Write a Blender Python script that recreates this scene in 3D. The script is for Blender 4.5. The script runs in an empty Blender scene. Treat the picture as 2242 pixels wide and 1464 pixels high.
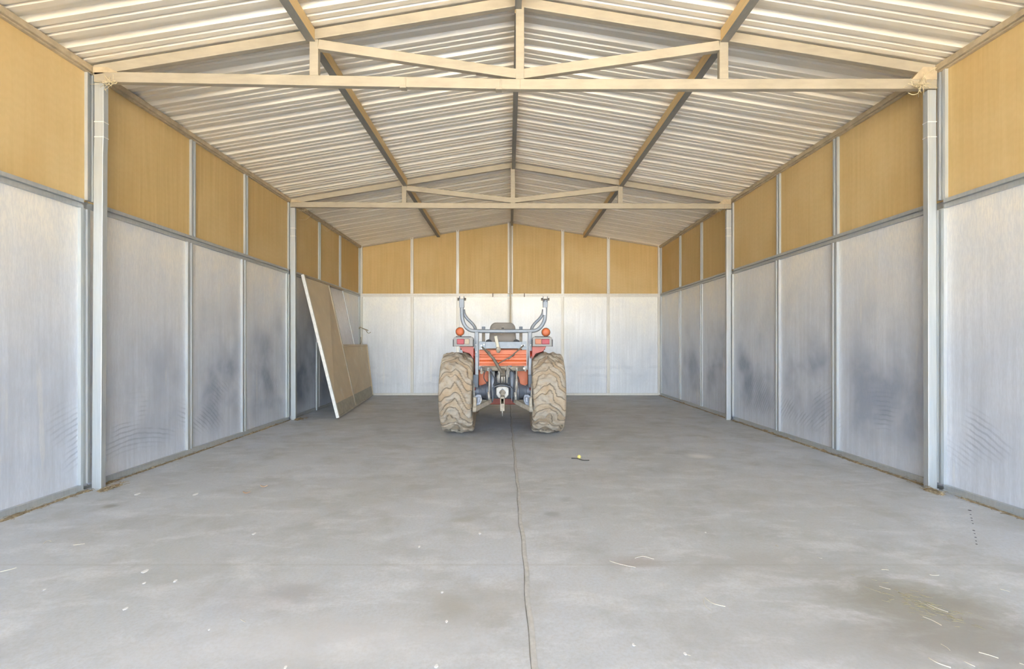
import bpy, math, random
from mathutils import Vector, Matrix, noise as mnoise
random.seed(7)
PI = math.pi
S = bpy.context.scene
COL = S.collection

# ------------------------------------------------------------------ camera
F = 1016.0                      # focal length in pixels of a 2242 px wide frame
CAMZ = 1.25
cam = bpy.data.cameras.new('camera')
cam.sensor_fit = 'HORIZONTAL'; cam.sensor_width = 36.0
cam.lens = 36.0 * F / 2242.0
cam.shift_x = (1121 - 1113) / 2242.0
cam.shift_y = (753 - 732) / 2242.0
cam.clip_start = 0.05; cam.clip_end = 400
co = bpy.data.objects.new('camera', cam); COL.objects.link(co)
co.location = (0, 0, CAMZ); co.rotation_euler = (PI / 2, 0, 0)
S.camera = co

# ------------------------------------------------------------------ view + world + sun
S.view_settings.view_transform = 'Standard'
S.view_settings.look = 'None'
S.view_settings.gamma = 1.0
S.view_settings.use_curve_mapping = False
S.view_settings.exposure = 3.93
S.cycles.max_bounces = 14
S.cycles.diffuse_bounces = 10
S.cycles.glossy_bounces = 6
S.cycles.sample_clamp_indirect = 12

w = bpy.data.worlds.new('World'); S.world = w; w.use_nodes = True
nt = w.node_tree; nt.nodes.clear()
tc = nt.nodes.new('ShaderNodeTexCoord'); sp = nt.nodes.new('ShaderNodeSeparateXYZ')
nt.links.new(tc.outputs['Generated'], sp.inputs[0])
cr = nt.nodes.new('ShaderNodeValToRGB')
el = cr.color_ramp.elements
el[0].position = 0.0; el[0].color = (0.98, 0.95, 0.90, 1)
el[1].position = 1.0; el[1].color = (0.20, 0.33, 0.62, 1)
e = el.new(0.10); e.color = (0.72, 0.86, 1.0, 1)
e = el.new(0.42); e.color = (0.44, 0.62, 0.95, 1)
nt.links.new(sp.outputs['Z'], cr.inputs['Fac'])
bg = nt.nodes.new('ShaderNodeBackground'); bg.inputs['Strength'].default_value = 1.2
nt.links.new(cr.outputs[0], bg.inputs['Color'])
wo = nt.nodes.new('ShaderNodeOutputWorld'); nt.links.new(bg.outputs[0], wo.inputs[0])

sun = bpy.data.lights.new('sun', 'SUN'); sun.energy = 8.0; sun.angle = math.radians(0.6)
sun.color = (1.0, 0.94, 0.84)
so = bpy.data.objects.new('sun', sun); COL.objects.link(so)
sd = Vector((0.45, -0.35, -1.0))          # high sun, coming over the building
so.rotation_euler = sd.to_track_quat('-Z', 'Y').to_euler()

# ------------------------------------------------------------------ dimensions (metres)
XL, XR = -3.615, 3.705          # inner faces of the wall framing
Y0, Y1, Y2, Y3 = -5.70, 4.02, 7.68, 11.34  # front bays unseen behind the camera, added to even out the light
ZE, ZR = 3.66, 4.26             # eave and ridge of the roof sheet
XC = 0.06
def roofz(x):
    return ZR - (ZR - ZE) * (abs(x - XC) / ((XR - XL) / 2))
RAIL = 2.44
def at(px, py, d):              # photograph measurement -> metres at the thing's own distance
    return Vector(((px - 1113) * d / F, d, CAMZ + (753 - py) * d / F))
def gnd(px, py):
    d = CAMZ * F / (py - 753); return Vector(((px - 1113) * d / F, d, 0))

# ------------------------------------------------------------------ node material helper
class N:
    def __init__(s, name):
        s.m = bpy.data.materials.new(name); s.m.use_nodes = True
        s.t = s.m.node_tree; s.b = s.t.nodes['Principled BSDF']
        s.tc = s.t.nodes.new('ShaderNodeTexCoord')
        s.geo = s.t.nodes.new('ShaderNodeNewGeometry')
    def n(s, ty, **kw):
        o = s.t.nodes.new(ty)
        for k, v in kw.items(): setattr(o, k, v)
        return o
    def set(s, sock, v):
        if hasattr(v, 'is_output'): s.t.links.new(v, sock)
        else: sock.default_value = v
    def math(s, op, a, b=0.0, c=0.0, clamp=False):
        o = s.n('ShaderNodeMath', operation=op, use_clamp=clamp)
        s.set(o.inputs[0], a); s.set(o.inputs[1], b); s.set(o.inputs[2], c)
        return o.outputs[0]
    def map(s, vec, scale=(1, 1, 1), loc=(0, 0, 0)):
        o = s.n('ShaderNodeMapping'); s.t.links.new(vec, o.inputs[0])
        o.inputs['Scale'].default_value = scale; o.inputs['Location'].default_value = loc
        return o.outputs[0]
    def noise(s, vec, scale, detail=4, rough=0.55, dist=0.0):
        o = s.n('ShaderNodeTexNoise'); s.t.links.new(vec, o.inputs['Vector'])
        o.inputs['Scale'].default_value = scale; o.inputs['Detail'].default_value = detail
        o.inputs['Roughness'].default_value = rough; o.inputs['Distortion'].default_value = dist
        return o.outputs['Fac']
    def ramp(s, fac, stops):
        o = s.n('ShaderNodeValToRGB'); s.set(o.inputs[0], fac)
        e = o.color_ramp.elements
        while len(e) < len(stops): e.new(0.5)
        for i, (p, c) in enumerate(stops):
            e[i].position = p
            e[i].color = (c, c, c, 1) if isinstance(c, (int, float)) else (*c, 1)
        return o.outputs[0]
    def mix(s, fac, a, b, mode='MIX'):
        o = s.n('ShaderNodeMix', data_type='RGBA', blend_type=mode)
        s.set(o.inputs[0], fac)
        for k, v in ((6, a), (7, b)):
            if isinstance(v, tuple): v = (*v, 1) if len(v) == 3 else v
            s.set(o.inputs[k], v)
        return o.outputs[2]
    def blob(s, cx, cy, rx, ry, a='X', b='Y', wob=None):
        """soft elliptical stain at a place in the building"""
        sp = s.n('ShaderNodeSeparateXYZ'); s.t.links.new(s.geo.outputs['Position'], sp.inputs[0])
        u = s.math('DIVIDE', s.math('SUBTRACT', sp.outputs[a], cx), rx)
        v = s.math('DIVIDE', s.math('SUBTRACT', sp.outputs[b], cy), ry)
        r = s.math('SQRT', s.math('ADD', s.math('MULTIPLY', u, u), s.math('MULTIPLY', v, v)))
        if wob is not None: r = s.math('ADD', r, s.math('MULTIPLY', s.math('SUBTRACT', wob, 0.5), 1.6))
        o = s.n('ShaderNodeMapRange', interpolation_type='SMOOTHSTEP'); s.set(o.inputs[0], r)
        o.inputs[1].default_value = 1.25; o.inputs[2].default_value = 0.15
        o.inputs[3].default_value = 0; o.inputs[4].default_value = 1
        return o.outputs[0]
    def bump(s, h, strength=0.3, dist=0.01):
        o = s.n('ShaderNodeBump'); o.inputs['Strength'].default_value = strength
        o.inputs['Distance'].default_value = dist; s.set(o.inputs['Height'], h)
        s.t.links.new(o.outputs[0], s.b.inputs['Normal'])
    def out(s, color=None, rough=None, metal=None):
        if color is not None:
            s.set(s.b.inputs['Base Color'], (*color, 1) if isinstance(color, tuple) else color)
        if rough is not None: s.set(s.b.inputs['Roughness'], rough)
        if metal is not None: s.set(s.b.inputs['Metallic'], metal)
        return s.m

M = {}
def plain(name, col, rough=0.6, metal=0.0, var=0.12, scale=9.0, dirt=None):
    k = N(name); nz = k.noise(k.tc.outputs['Object'], scale, 5, 0.6)
    f = k.ramp(nz, [(0.3, 1 - var), (0.7, 1.0)])
    c = k.mix(1.0, col, f, 'MULTIPLY')
    if dirt:
        n2 = k.noise(k.tc.outputs['Object'], dirt[1], 6, 0.65)
        c = k.mix(k.ramp(n2, [(dirt[2], 0.0), (dirt[2] + 0.15, 1.0)]), c, dirt[0])
    k.bump(nz, 0.15, 0.004)
    M[name] = k.out(c, rough, metal); return M[name]

# galvanised framing
def galv(name, col, rough, metal, dust=0.35, st=(60, 60, 3)):
    k = N(name); p = k.tc.outputs['Object']
    a = k.noise(k.map(p, st), 1.0, 4, 0.6)
    b = k.noise(p, 2.2, 5, 0.6)
    c = k.mix(k.ramp(a, [(0.3, 0.0), (0.7, 1.0)]), tuple(x * 0.86 for x in col), col)
    c = k.mix(k.math('MULTIPLY', k.ramp(b, [(0.42, 0.0), (0.68, 1.0)]), dust), c, (0.62, 0.55, 0.42))
    r = k.ramp(b, [(0.3, rough), (0.7, min(rough + 0.2, 1))])
    k.bump(a, 0.08, 0.003)
    M[name] = k.out(c, r, metal)
galv('galvanised_pale', (0.72, 0.71, 0.66), 0.42, 0.35, 0.2)
galv('galvanised', (0.50, 0.54, 0.56), 0.42, 0.55, 0.22)
galv('galvanised_roof_frame', (0.43, 0.38, 0.29), 0.5, 0.35, 0.3, (7, 30, 34))
galv('galvanised_purlin', (0.70, 0.51, 0.25), 0.6, 0.1, 0.2, (40, 2, 40))
galv('dark_flange', (0.27, 0.26, 0.23), 0.6, 0.3, 0.15, (40, 12, 40))

# plywood
k = N('plywood'); p = k.geo.outputs['Position']
a = k.noise(k.map(p, (26, 26, 0.9)), 1.0, 6, 0.6, 0.6)
b = k.noise(k.map(p, (5, 5, 0.5)), 1.0, 4, 0.6, 1.2)
c_ = k.noise(p, 0.9, 4, 0.5)
c = k.mix(k.ramp(a, [(0.32, 0.0), (0.68, 1.0)]), (0.52, 0.365, 0.145), (0.60, 0.43, 0.19))
c = k.mix(k.math('MULTIPLY', k.ramp(b, [(0.45, 0.0), (0.7, 1.0)]), 0.45), c, (0.57, 0.38, 0.155))
c = k.mix(k.math('MULTIPLY', k.ramp(c_, [(0.45, 0.0), (0.65, 1.0)]), 0.5), c, (0.66, 0.50, 0.26))
wv = k.n('ShaderNodeTexWave', wave_type='BANDS', bands_direction='Z')
k.t.links.new(k.map(p, (1.5, 1.5, 0.35)), wv.inputs[0]); wv.inputs['Scale'].default_value = 12
wv.inputs['Distortion'].default_value = 9; wv.inputs['Detail'].default_value = 3
c = k.mix(k.math('MULTIPLY', wv.outputs['Fac'], 0.07), c, (0.42, 0.27, 0.10))
k.bump(a, 0.12, 0.003)
M['plywood'] = k.out(c, 0.72, 0.0)

# steel faced lower panels: streaks, rub marks, and dark reflections painted mid-panel
def steel(name, base, warm_bounce, dark):
    k = N(name); p = k.geo.outputs['Position']; g = k.tc.outputs['Generated']
    at_ = k.n('ShaderNodeAttribute', attribute_type='OBJECT', attribute_name='painted_reflection')
    ax = k.n('ShaderNodeAttribute', attribute_type='OBJECT', attribute_name='along_y')
    st = k.noise(k.map(p, (19, 19, 0.8)), 1.0, 6, 0.70)
    fine = k.noise(k.map(p, (110, 110, 16)), 1.0, 3, 0.7)
    cl = k.noise(k.map(p, (1.6, 1.6, 1.3)), 1.0, 5, 0.6, 0.5)
    cl2 = k.noise(k.map(p, (2.3, 2.3, 1.7)), 1.0, 4, 0.5, 0.1)
    sp = k.n('ShaderNodeSeparateXYZ'); k.t.links.new(g, sp.inputs[0])
    u = k.math('ADD', k.math('MULTIPLY', sp.outputs['Y'], ax.outputs['Fac']),
               k.math('MULTIPLY', sp.outputs['X'], k.math('SUBTRACT', 1.0, ax.outputs['Fac'])))
    ue = k.ramp(k.math('ABSOLUTE', k.math('SUBTRACT', u, 0.5)), [(0.30, 1.0), (0.47, 0.0)])
    ve = k.ramp(sp.outputs['Z'], [(0.03, 0.15), (0.14, 0.85), (0.36, 1.0), (0.60, 0.50), (0.90, 0.04)])
    m = k.math('MULTIPLY', k.math('MULTIPLY', ue, ve), k.ramp(cl2, [(0.36, 0.25), (0.62, 1.0)]))
    m = k.math('MULTIPLY', m, k.ramp(st, [(0.3, 0.8), (0.7, 1.0)]))
    m = k.math('MULTIPLY', m, k.ramp(cl, [(0.34, 0.35), (0.58, 1.0)]))
    m = k.math('MULTIPLY', m, at_.outputs['Fac'], clamp=True)
    c = k.mix(k.ramp(st, [(0.30, 0.0), (0.72, 1.0)]), tuple(x * 0.77 for x in base), base)
    c = k.mix(k.math('MULTIPLY', k.ramp(sp.outputs['Z'], [(0.45, 0.0), (0.95, 1.0)]),
                     k.ramp(cl, [(0.35, 0.4), (0.6, 1.0)])), c, warm_bounce)  # warm bounced light towards the panel top, put into the colour
    c = k.mix(m, c, dark)
    c = k.mix(k.math('MULTIPLY', k.ramp(fine, [(0.42, 1.0), (0.58, 0.0)]), 0.22), c, tuple(x * 0.62 for x in base))
    # curved rub marks low on the panels
    rg = k.n('ShaderNodeTexWave', wave_type='RINGS', rings_direction='X')
    k.t.links.new(k.map(p, (1, 1, 1), (0, -4.5, 1.0)), rg.inputs[0])
    rg.inputs['Scale'].default_value = 7.0; rg.inputs['Distortion'].default_value = 2.2
    rg.inputs['Detail'].default_value = 2; rg.inputs['Detail Scale'].default_value = 1.2
    mk = k.ramp(k.noise(p, 1.7, 3, 0.5), [(0.50, 0.0), (0.60, 1.0)])
    lo = k.ramp(sp.outputs['Z'], [(0.06, 0.0), (0.12, 1.0), (0.25, 1.0), (0.34, 0.0)])
    rub = k.math('MULTIPLY', k.math('MULTIPLY', k.ramp(rg.outputs['Fac'], [(0.62, 0.0), (0.85, 1.0)]), mk), lo)
    c = k.mix(k.math('MULTIPLY', rub, 0.34), c, tuple(x * 0.8 for x in dark))
    sc = k.ramp(k.noise(k.map(p, (9, 9, 0.9)), 1.0, 2, 0.5), [(0.68, 0.0), (0.73, 1.0)])
    c = k.mix(k.math('MULTIPLY', k.math('MULTIPLY', sc, fine), 0.5), c, (0.78, 0.76, 0.70))
    r = k.ramp(cl, [(0.3, 0.40), (0.7, 0.56)])
    bh = k.math('ADD', k.math('MULTIPLY', st, 0.3), k.math('MULTIPLY', fine, 0.3))
    k.bump(bh, 0.10, 0.004)
    M[name] = k.out(c, r, 0.18)
steel('steel_side', (0.72, 0.77, 0.86), (0.86, 0.82, 0.74), (0.23, 0.28, 0.38))
steel('steel_end', (0.80, 0.83, 0.87), (0.88, 0.87, 0.80), (0.54, 0.59, 0.66))

# roof sheet
k = N('roof_sheet'); p = k.geo.outputs['Position']
a = k.noise(k.map(p, (1.2, 14, 1.2)), 1.0, 4, 0.6)
c = k.mix(k.ramp(a, [(0.3, 0.0), (0.7, 1.0)]), (0.74, 0.68, 0.57), (0.84, 0.79, 0.68))
M['roof_sheet'] = k.out(c, 0.42, 0.25)

# concrete
k = N('concrete'); p = k.geo.outputs['Position']
big = k.noise(p, 0.55, 5, 0.55, 0.4)
med = k.noise(p, 2.0, 9, 0.70, 0.2)
swp = k.noise(k.map(p, (1.6, 3.4, 1)), 1.5, 7, 0.70, 0.35)
fin = k.noise(p, 60, 6, 0.75)
c = k.mix(k.ramp(big, [(0.35, 0.0), (0.65, 1.0)]), (0.44, 0.465, 0.48), (0.52, 0.555, 0.61))
c = k.mix(k.math('MULTIPLY', k.ramp(med, [(0.47, 0.0), (0.64, 1.0)]), 0.62), c, (0.365, 0.375, 0.37))
c = k.mix(k.math('MULTIPLY', k.ramp(swp, [(0.50, 0.0), (0.64, 1.0)]), 0.5), c, (0.64, 0.66, 0.69))
c = k.mix(k.math('MULTIPLY', k.ramp(fin, [(0.38, 1.0), (0.56, 0.0)]), 0.34), c, (0.36, 0.35, 0.33))
def stain(c, px, py, rx, ry, col, amt):
    g = gnd(px, py)
    return k.mix(k.math('MULTIPLY', k.blob(g.x, g.y, rx, ry, wob=swp), amt), c, col)
c = stain(c, 2010, 1325, 0.45, 0.36, (0.24, 0.225, 0.17), 0.70)
c = stain(c, 1950, 1400, 1.0, 0.30, (0.36, 0.36, 0.35), 0.55)
c = stain(c, 2120, 1395, 0.55, 0.25, (0.27, 0.26, 0.235), 0.60)
c = stain(c, 990, 1330, 0.10, 0.12, (0.26, 0.255, 0.23), 0.45)
c = stain(c, 1090, 1360, 0.12, 0.10, (0.28, 0.275, 0.25), 0.45)
c = stain(c, 640, 1295, 0.16, 0.08, (0.30, 0.30, 0.30), 0.5)
c = stain(c, 1700, 1240, 0.55, 0.22, (0.33, 0.325, 0.30), 0.45)
c = stain(c, 1400, 1232, 0.22, 0.09, (0.33, 0.29, 0.26), 0.50)
c = stain(c, 1040, 1320, 0.45, 0.25, (0.38, 0.375, 0.35), 0.55)
c = stain(c, 580, 1310, 0.42, 0.16, (0.38, 0.38, 0.39), 0.50)
c = stain(c, 760, 1380, 0.42, 0.12, (0.40, 0.395, 0.38), 0.50)
c = stain(c, 820, 1080, 0.9, 0.6, (0.40, 0.40, 0.375), 0.25)
c = stain(c, 1750, 1080, 1.1, 0.7, (0.40, 0.395, 0.365), 0.30)
c = stain(c, 700, 1410, 0.8, 0.2, (0.62, 0.63, 0.66), 0.4)
c = stain(c, 1208, 1125, 0.07, 0.06, (0.33, 0.335, 0.34), 0.7)
c = stain(c, 1242, 1093, 0.07, 0.06, (0.34, 0.345, 0.35), 0.6)
c = stain(c, 1013, 1138, 0.09, 0.07, (0.36, 0.36, 0.33), 0.6)
c = stain(c, 1530, 998, 0.15, 0.13, (0.72, 0.72, 0.71), 0.8)
c = stain(c, 240, 1108, 0.06, 0.05, (0.28, 0.27, 0.24), 0.8)
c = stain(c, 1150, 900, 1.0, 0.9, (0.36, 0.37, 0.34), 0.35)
# faint saw cuts across the slab
sp = k.n('ShaderNodeSeparateXYZ'); k.t.links.new(p, sp.inputs[0])
for yy, amt in ((5.92, 0.35), (2.63, 0.2)):
    dd = k.math('ABSOLUTE', k.math('SUBTRACT', sp.outputs['Y'], yy))
    c = k.mix(k.math('MULTIPLY', k.ramp(k.math('MULTIPLY', dd, 20.0), [(0.10, 1.0), (0.28, 0.0)]), amt), c, (0.30, 0.29, 0.26))
k.bump(k.math('ADD', k.math('MULTIPLY', med, 0.6), k.math('MULTIPLY', fin, 0.25)), 0.25, 0.006)
M['concrete'] = k.out(c, k.ramp(med, [(0.3, 0.62), (0.7, 0.8)]), 0.0)

k = N('sand'); p = k.geo.outputs['Position']
c = k.mix(k.noise(p, 0.4, 6, 0.6), (0.53, 0.44, 0.31), (0.63, 0.54, 0.40))
M['sand'] = k.out(c, 0.95)

plain('joint_filler', (0.53, 0.53, 0.51), 0.85, 0, 0.25, 30)
plain('groove_dirt', (0.27, 0.27, 0.255), 0.9, 0, 0.4, 20)
plain('brown_rail', (0.54, 0.44, 0.29), 0.7, 0.1, 0.3, 14)
plain('tan_board', (0.66, 0.55, 0.38), 0.7, 0, 0.12, 3.5, ((0.70, 0.65, 0.54), 2.6, 0.60))
plain('dirty_board', (0.46, 0.44, 0.36), 0.9, 0, 0.3, 12)
plain('white_sheet', (0.88, 0.88, 0.89), 0.5, 0.1, 0.10, 8)
plain('white_paint', (0.78, 0.78, 0.74), 0.55, 0.1, 0.2, 25, ((0.45, 0.38, 0.28), 12, 0.66))
plain('orange_paint', (0.66, 0.145, 0.035), 0.45, 0, 0.15, 6, ((0.55, 0.27, 0.15), 7, 0.60))
plain('red_paint', (0.34, 0.030, 0.010), 0.4, 0, 0.12, 6)
plain('rollbar_grey', (0.22, 0.25, 0.285), 0.45, 0.2, 0.2, 20)
plain('dark_grey', (0.11, 0.13, 0.16), 0.5, 0.2, 0.2, 14)
plain('cast_grey', (0.25, 0.28, 0.34), 0.5, 0.3, 0.35, 9, ((0.45, 0.42, 0.36), 10, 0.58))
plain('dusty_steel', (0.48, 0.46, 0.42), 0.5, 0.45, 0.35, 22)
plain('mud_metal', (0.46, 0.41, 0.33), 0.85, 0, 0.4, 18, ((0.25, 0.26, 0.28), 11, 0.60))
plain('black_rubber', (0.035, 0.035, 0.04), 0.6, 0, 0.2, 20)
plain('seat_vinyl', (0.27, 0.25, 0.23), 0.6, 0, 0.2, 5, ((0.46, 0.41, 0.34), 4, 0.55))
plain('grey_plastic', (0.20, 0.19, 0.18), 0.4, 0, 0.1, 9)
plain('amber_lens', (0.52, 0.13, 0.045), 0.5, 0, 0.1, 9)
plain('red_lens', (0.36, 0.04, 0.06), 0.5, 0, 0.1, 30)
plain('pale_lens', (0.40, 0.33, 0.24), 0.5, 0, 0.15, 40)
plain('orange_lens', (0.45, 0.16, 0.08), 0.5, 0, 0.1, 30)
plain('pale_wood', (0.62, 0.59, 0.48), 0.8, 0, 0.2, 20)
plain('brown_metal', (0.22, 0.19, 0.15), 0.6, 0.2, 0.3, 18)
plain('straw', (0.72, 0.62, 0.40), 0.8, 0, 0.25, 30)
plain('pale_straw', (0.66, 0.63, 0.52), 0.7, 0, 0.15, 30)
plain('hay', (0.46, 0.42, 0.26), 0.85, 0, 0.35, 30)
plain('litter', (0.36, 0.28, 0.17), 0.95, 0, 0.55, 40, ((0.58, 0.50, 0.34), 25, 0.52))
plain('chip_white', (0.74, 0.74, 0.73), 0.7, 0, 0.05, 30)
plain('leaf_brown', (0.34, 0.24, 0.16), 0.8, 0, 0.2, 30)
plain('yellow', (0.85, 0.74, 0.22), 0.5, 0, 0.15, 60)
plain('twig', (0.07, 0.065, 0.055), 0.7, 0, 0.2, 60)
plain('black_spot', (0.05, 0.05, 0.06), 0.6, 0, 0.1, 60)

k = N('tyre_mud'); p = k.tc.outputs['Object']
hh = k.n('ShaderNodeAttribute', attribute_name='lug')
n1 = k.noise(p, 7, 6, 0.62, 0.4); n2 = k.noise(p, 26, 5, 0.65)
c = k.mix(k.ramp(n1, [(0.35, 0.0), (0.65, 1.0)]), (0.35, 0.265, 0.175), (0.42, 0.36, 0.275))
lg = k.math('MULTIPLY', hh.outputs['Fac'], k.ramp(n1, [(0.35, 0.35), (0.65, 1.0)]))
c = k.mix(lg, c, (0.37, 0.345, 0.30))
c = k.mix(k.math('MULTIPLY', k.ramp(hh.outputs['Fac'], [(0.02, 0.0), (0.12, 1.0), (0.30, 1.0), (0.5, 0.0)]), 0.7), c, (0.13, 0.11, 0.085))  # crease darkening along the lug edges, painted into the colour
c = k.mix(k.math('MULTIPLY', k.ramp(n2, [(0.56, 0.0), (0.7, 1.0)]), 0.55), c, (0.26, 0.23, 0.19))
k.bump(k.math('ADD', n2, k.math('MULTIPLY', n1, 1.4)), 0.8, 0.010)
M['tyre_mud'] = k.out(c, 0.95)

# ------------------------------------------------------------------ mesh builder
class MB:
    def __init__(s): s.v = []; s.f = []; s.sm = []
    def add(s, vs, fs, smooth=False):
        o = len(s.v); s.v += [tuple(v) for v in vs]
        for f in fs: s.f.append(tuple(i + o for i in f)); s.sm.append(smooth)
        return s
    def box(s, x0, x1, y0, y1, z0, z1):
        x0, x1 = sorted((x0, x1)); y0, y1 = sorted((y0, y1)); z0, z1 = sorted((z0, z1))
        return s.add([(x0, y0, z0), (x1, y0, z0), (x1, y1, z0), (x0, y1, z0), (x0, y0, z1), (x1, y0, z1), (x1, y1, z1), (x0, y1, z1)],
                     [(0, 3, 2, 1), (4, 5, 6, 7), (0, 1, 5, 4), (1, 2, 6, 5), (2, 3, 7, 6), (3, 0, 4, 7)])
    def bar(s, a, b, w, h, up=(0, 0, 1)):
        """box section from a to b; w across, h along up"""
        a = Vector(a); b = Vector(b); t = (b - a).normalized(); up = Vector(up)
        x = t.cross(up).normalized(); u = x.cross(t).normalized()
        vs = []
        for q in (a, b):
            for sx, su in ((-1, -1), (1, -1), (1, 1), (-1, 1)): vs.append(q + x * sx * w / 2 + u * su * h / 2)
        return s.add(vs, [(0, 1, 2, 3), (7, 6, 5, 4), (0, 4, 5, 1), (1, 5, 6, 2), (2, 6, 7, 3), (3, 7, 4, 0)])
    def tube(s, pts, r, n=12, caps=True, round_section=True, radii=None, sq=None):
        pts = [Vector(p) for p in pts]; rings = []
        t0 = (pts[1] - pts[0]).normalized()
        up = Vector((0, 0, 1)) if abs(t0.z) < 0.9 else Vector((0, 1, 0))
        x = t0.cross(up).normalized()
        o = len(s.v); prev = t0
        for i, p in enumerate(pts):
            if i == 0: t = t0
            elif i == len(pts) - 1: t = (pts[i] - pts[i - 1]).normalized()
            else: t = ((pts[i + 1] - pts[i]).normalized() + (pts[i] - pts[i - 1]).normalized()).normalized()
            x = (x - t * x.dot(t)).normalized(); y = t.cross(x)
            rr = radii[i] if radii else r
            for k_ in range(n):
                a = 2 * PI * k_ / n
                if sq:  # rounded square
                    ca, sa = math.cos(a), math.sin(a)
                    q = 1 / (abs(ca) ** sq + abs(sa) ** sq) ** (1 / sq)
                    ca *= q; sa *= q
                else: ca, sa = math.cos(a), math.sin(a)
                s.v.append(tuple(p + x * ca * rr + y * sa * rr))
        for i in range(len(pts) - 1):
            for k_ in range(n):
                a = o + i * n + k_; b = o + i * n + (k_ + 1) % n
                s.f.append((a, b, b + n, a + n)); s.sm.append(True)
        if caps:
            s.f.append(tuple(o + k_ for k_ in range(n))[::-1]); s.sm.append(False)
            e_ = o + (len(pts) - 1) * n
            s.f.append(tuple(e_ + k_ for k_ in range(n))); s.sm.append(False)
        return s
    def lathe(s, prof, c, axis='X', n=32, smooth=True):
        """prof: (along, radius)"""
        c = Vector(c); o = len(s.v); m = len(prof)
        for k_ in range(n):
            a = 2 * PI * k_ / n; ca, sa = math.cos(a), math.sin(a)
            for (t, r) in prof:
                if axis == 'X': q = (t, r * ca, r * sa)
                elif axis == 'Y': q = (r * ca, t, r * sa)
                else: q = (r * ca, r * sa, t)
                s.v.append(tuple(c + Vector(q)))
        for k_ in range(n):
            for i in range(m - 1):
                a = o + k_ * m + i; b = o + ((k_ + 1) % n) * m + i
                s.f.append((a, b, b + 1, a + 1)); s.sm.append(smooth)
        return s
    def prism(s, poly, off):
        """planar polygon (3-D points) extruded by vector off"""
        off = Vector(off); n = len(poly)
        vs = [Vector(p) for p in poly] + [Vector(p) + off for p in poly]
        fs = [tuple(range(n))[::-1], tuple(range(n, 2 * n))]
        for i in range(n): fs.append((i, (i + 1) % n, (i + 1) % n + n, i + n))
        return s.add(vs, fs)
    def build(s, name, mat, parent=None, bevel=0, org=None, recalc=True):
        import bmesh
        if org is None:
            org = Vector((0, 0, 0)); q = parent
            while q is not None: org = org + q.location; q = q.parent
        me = bpy.data.meshes.new(name)
        me.from_pydata([tuple(Vector(v) - org) for v in s.v], [], s.f)
        me.polygons.foreach_set('use_smooth', s.sm)
        me.materials.append(M[mat] if isinstance(mat, str) else mat)
        if recalc:
            bm = bmesh.new(); bm.from_mesh(me)
            bmesh.ops.recalc_face_normals(bm, faces=bm.faces); bm.to_mesh(me); bm.free()
        me.update()
        o = bpy.data.objects.new(name, me); COL.objects.link(o)
        if parent is not None: o.parent = parent
        elif org.length > 0: o.location = org
        if bevel:
            b = o.modifiers.new('bevel', 'BEVEL'); b.width = bevel; b.segments = 2; b.limit_method = 'ANGLE'
            b.angle_limit = math.radians(40)
        return o
def tag(o, label=None, cat=None, group=None, kind=None):
    if label: o['label'] = label
    if cat: o['category'] = cat
    if group: o['group'] = group
    if kind: o['kind'] = kind
    return o
def empty(name, loc):
    o = bpy.data.objects.new(name, None); COL.objects.link(o); o.location = loc; o.empty_display_size = 0.2
    return o

# ------------------------------------------------------------------ ground outside and slab
g = MB()
g.box(-60, 60, -70, Y0 - 0.02, -0.13, -0.03); g.box(-60, XL - 0.16, Y0 - 0.02, 70, -0.13, -0.03)
g.box(XR + 0.16, 60, Y0 - 0.02, 70, -0.13, -0.03); g.box(XL - 0.16, XR + 0.16, Y3 + 0.16, 70, -0.13, -0.03)
tag(g.build('ground', 'sand'), kind='structure')
fl = MB().box(XL - 0.16, XR + 0.16, Y0 - 0.02, Y3 + 0.16, -0.12, 0.0).build('floor', 'concrete')
tag(fl, kind='structure')

# the long joint running up the middle of the slab
j = MB(); yy = Y0; pts = []
while yy <= Y3 - 0.06:
    xx = 0.108 - 0.055 * max(0, min(1, (yy - 1.5) / 6.0)) + 0.004 * math.sin(yy * 5.1) + 0.003 * math.sin(yy * 13.0)
    pts.append((xx, yy)); yy += 0.06
vs = []; fs = []
prof = [(-0.013, 0.0005), (-0.010, 0.004), (0.0, 0.006), (0.009, 0.004), (0.012, 0.0005)]
for i, (xx, yy) in enumerate(pts):
    wv_ = 1 + 0.35 * mnoise.noise(Vector((0, yy * 6, 3)))
    for (a, b) in prof: vs.append((xx + a * wv_, yy, b * (1 + 0.4 * mnoise.noise(Vector((a * 90, yy * 14, 0))))))
for i in range(len(pts) - 1):
    for q in range(4):
        a = i * 5 + q; fs.append((a, a + 1, a + 6, a + 5))
j.add(vs, fs, True)
tj = tag(j.build('trim_1', 'joint_filler'), kind='structure')
gv = MB(); vs = []; fs = []
for i, (xx, yy) in enumerate(pts):
    w_ = 0.0035 + 0.0025 * mnoise.noise(Vector((3, yy * 5, 1)))
    vs += [(xx - 0.0135 - w_, yy, 0.0012), (xx - 0.0125, yy, 0.0012)]
for i in range(len(pts) - 1): fs.append((2 * i, 2 * i + 1, 2 * i + 3, 2 * i + 2))
gv.add(vs, fs).build('groove', 'groove_dirt', tj)

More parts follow.
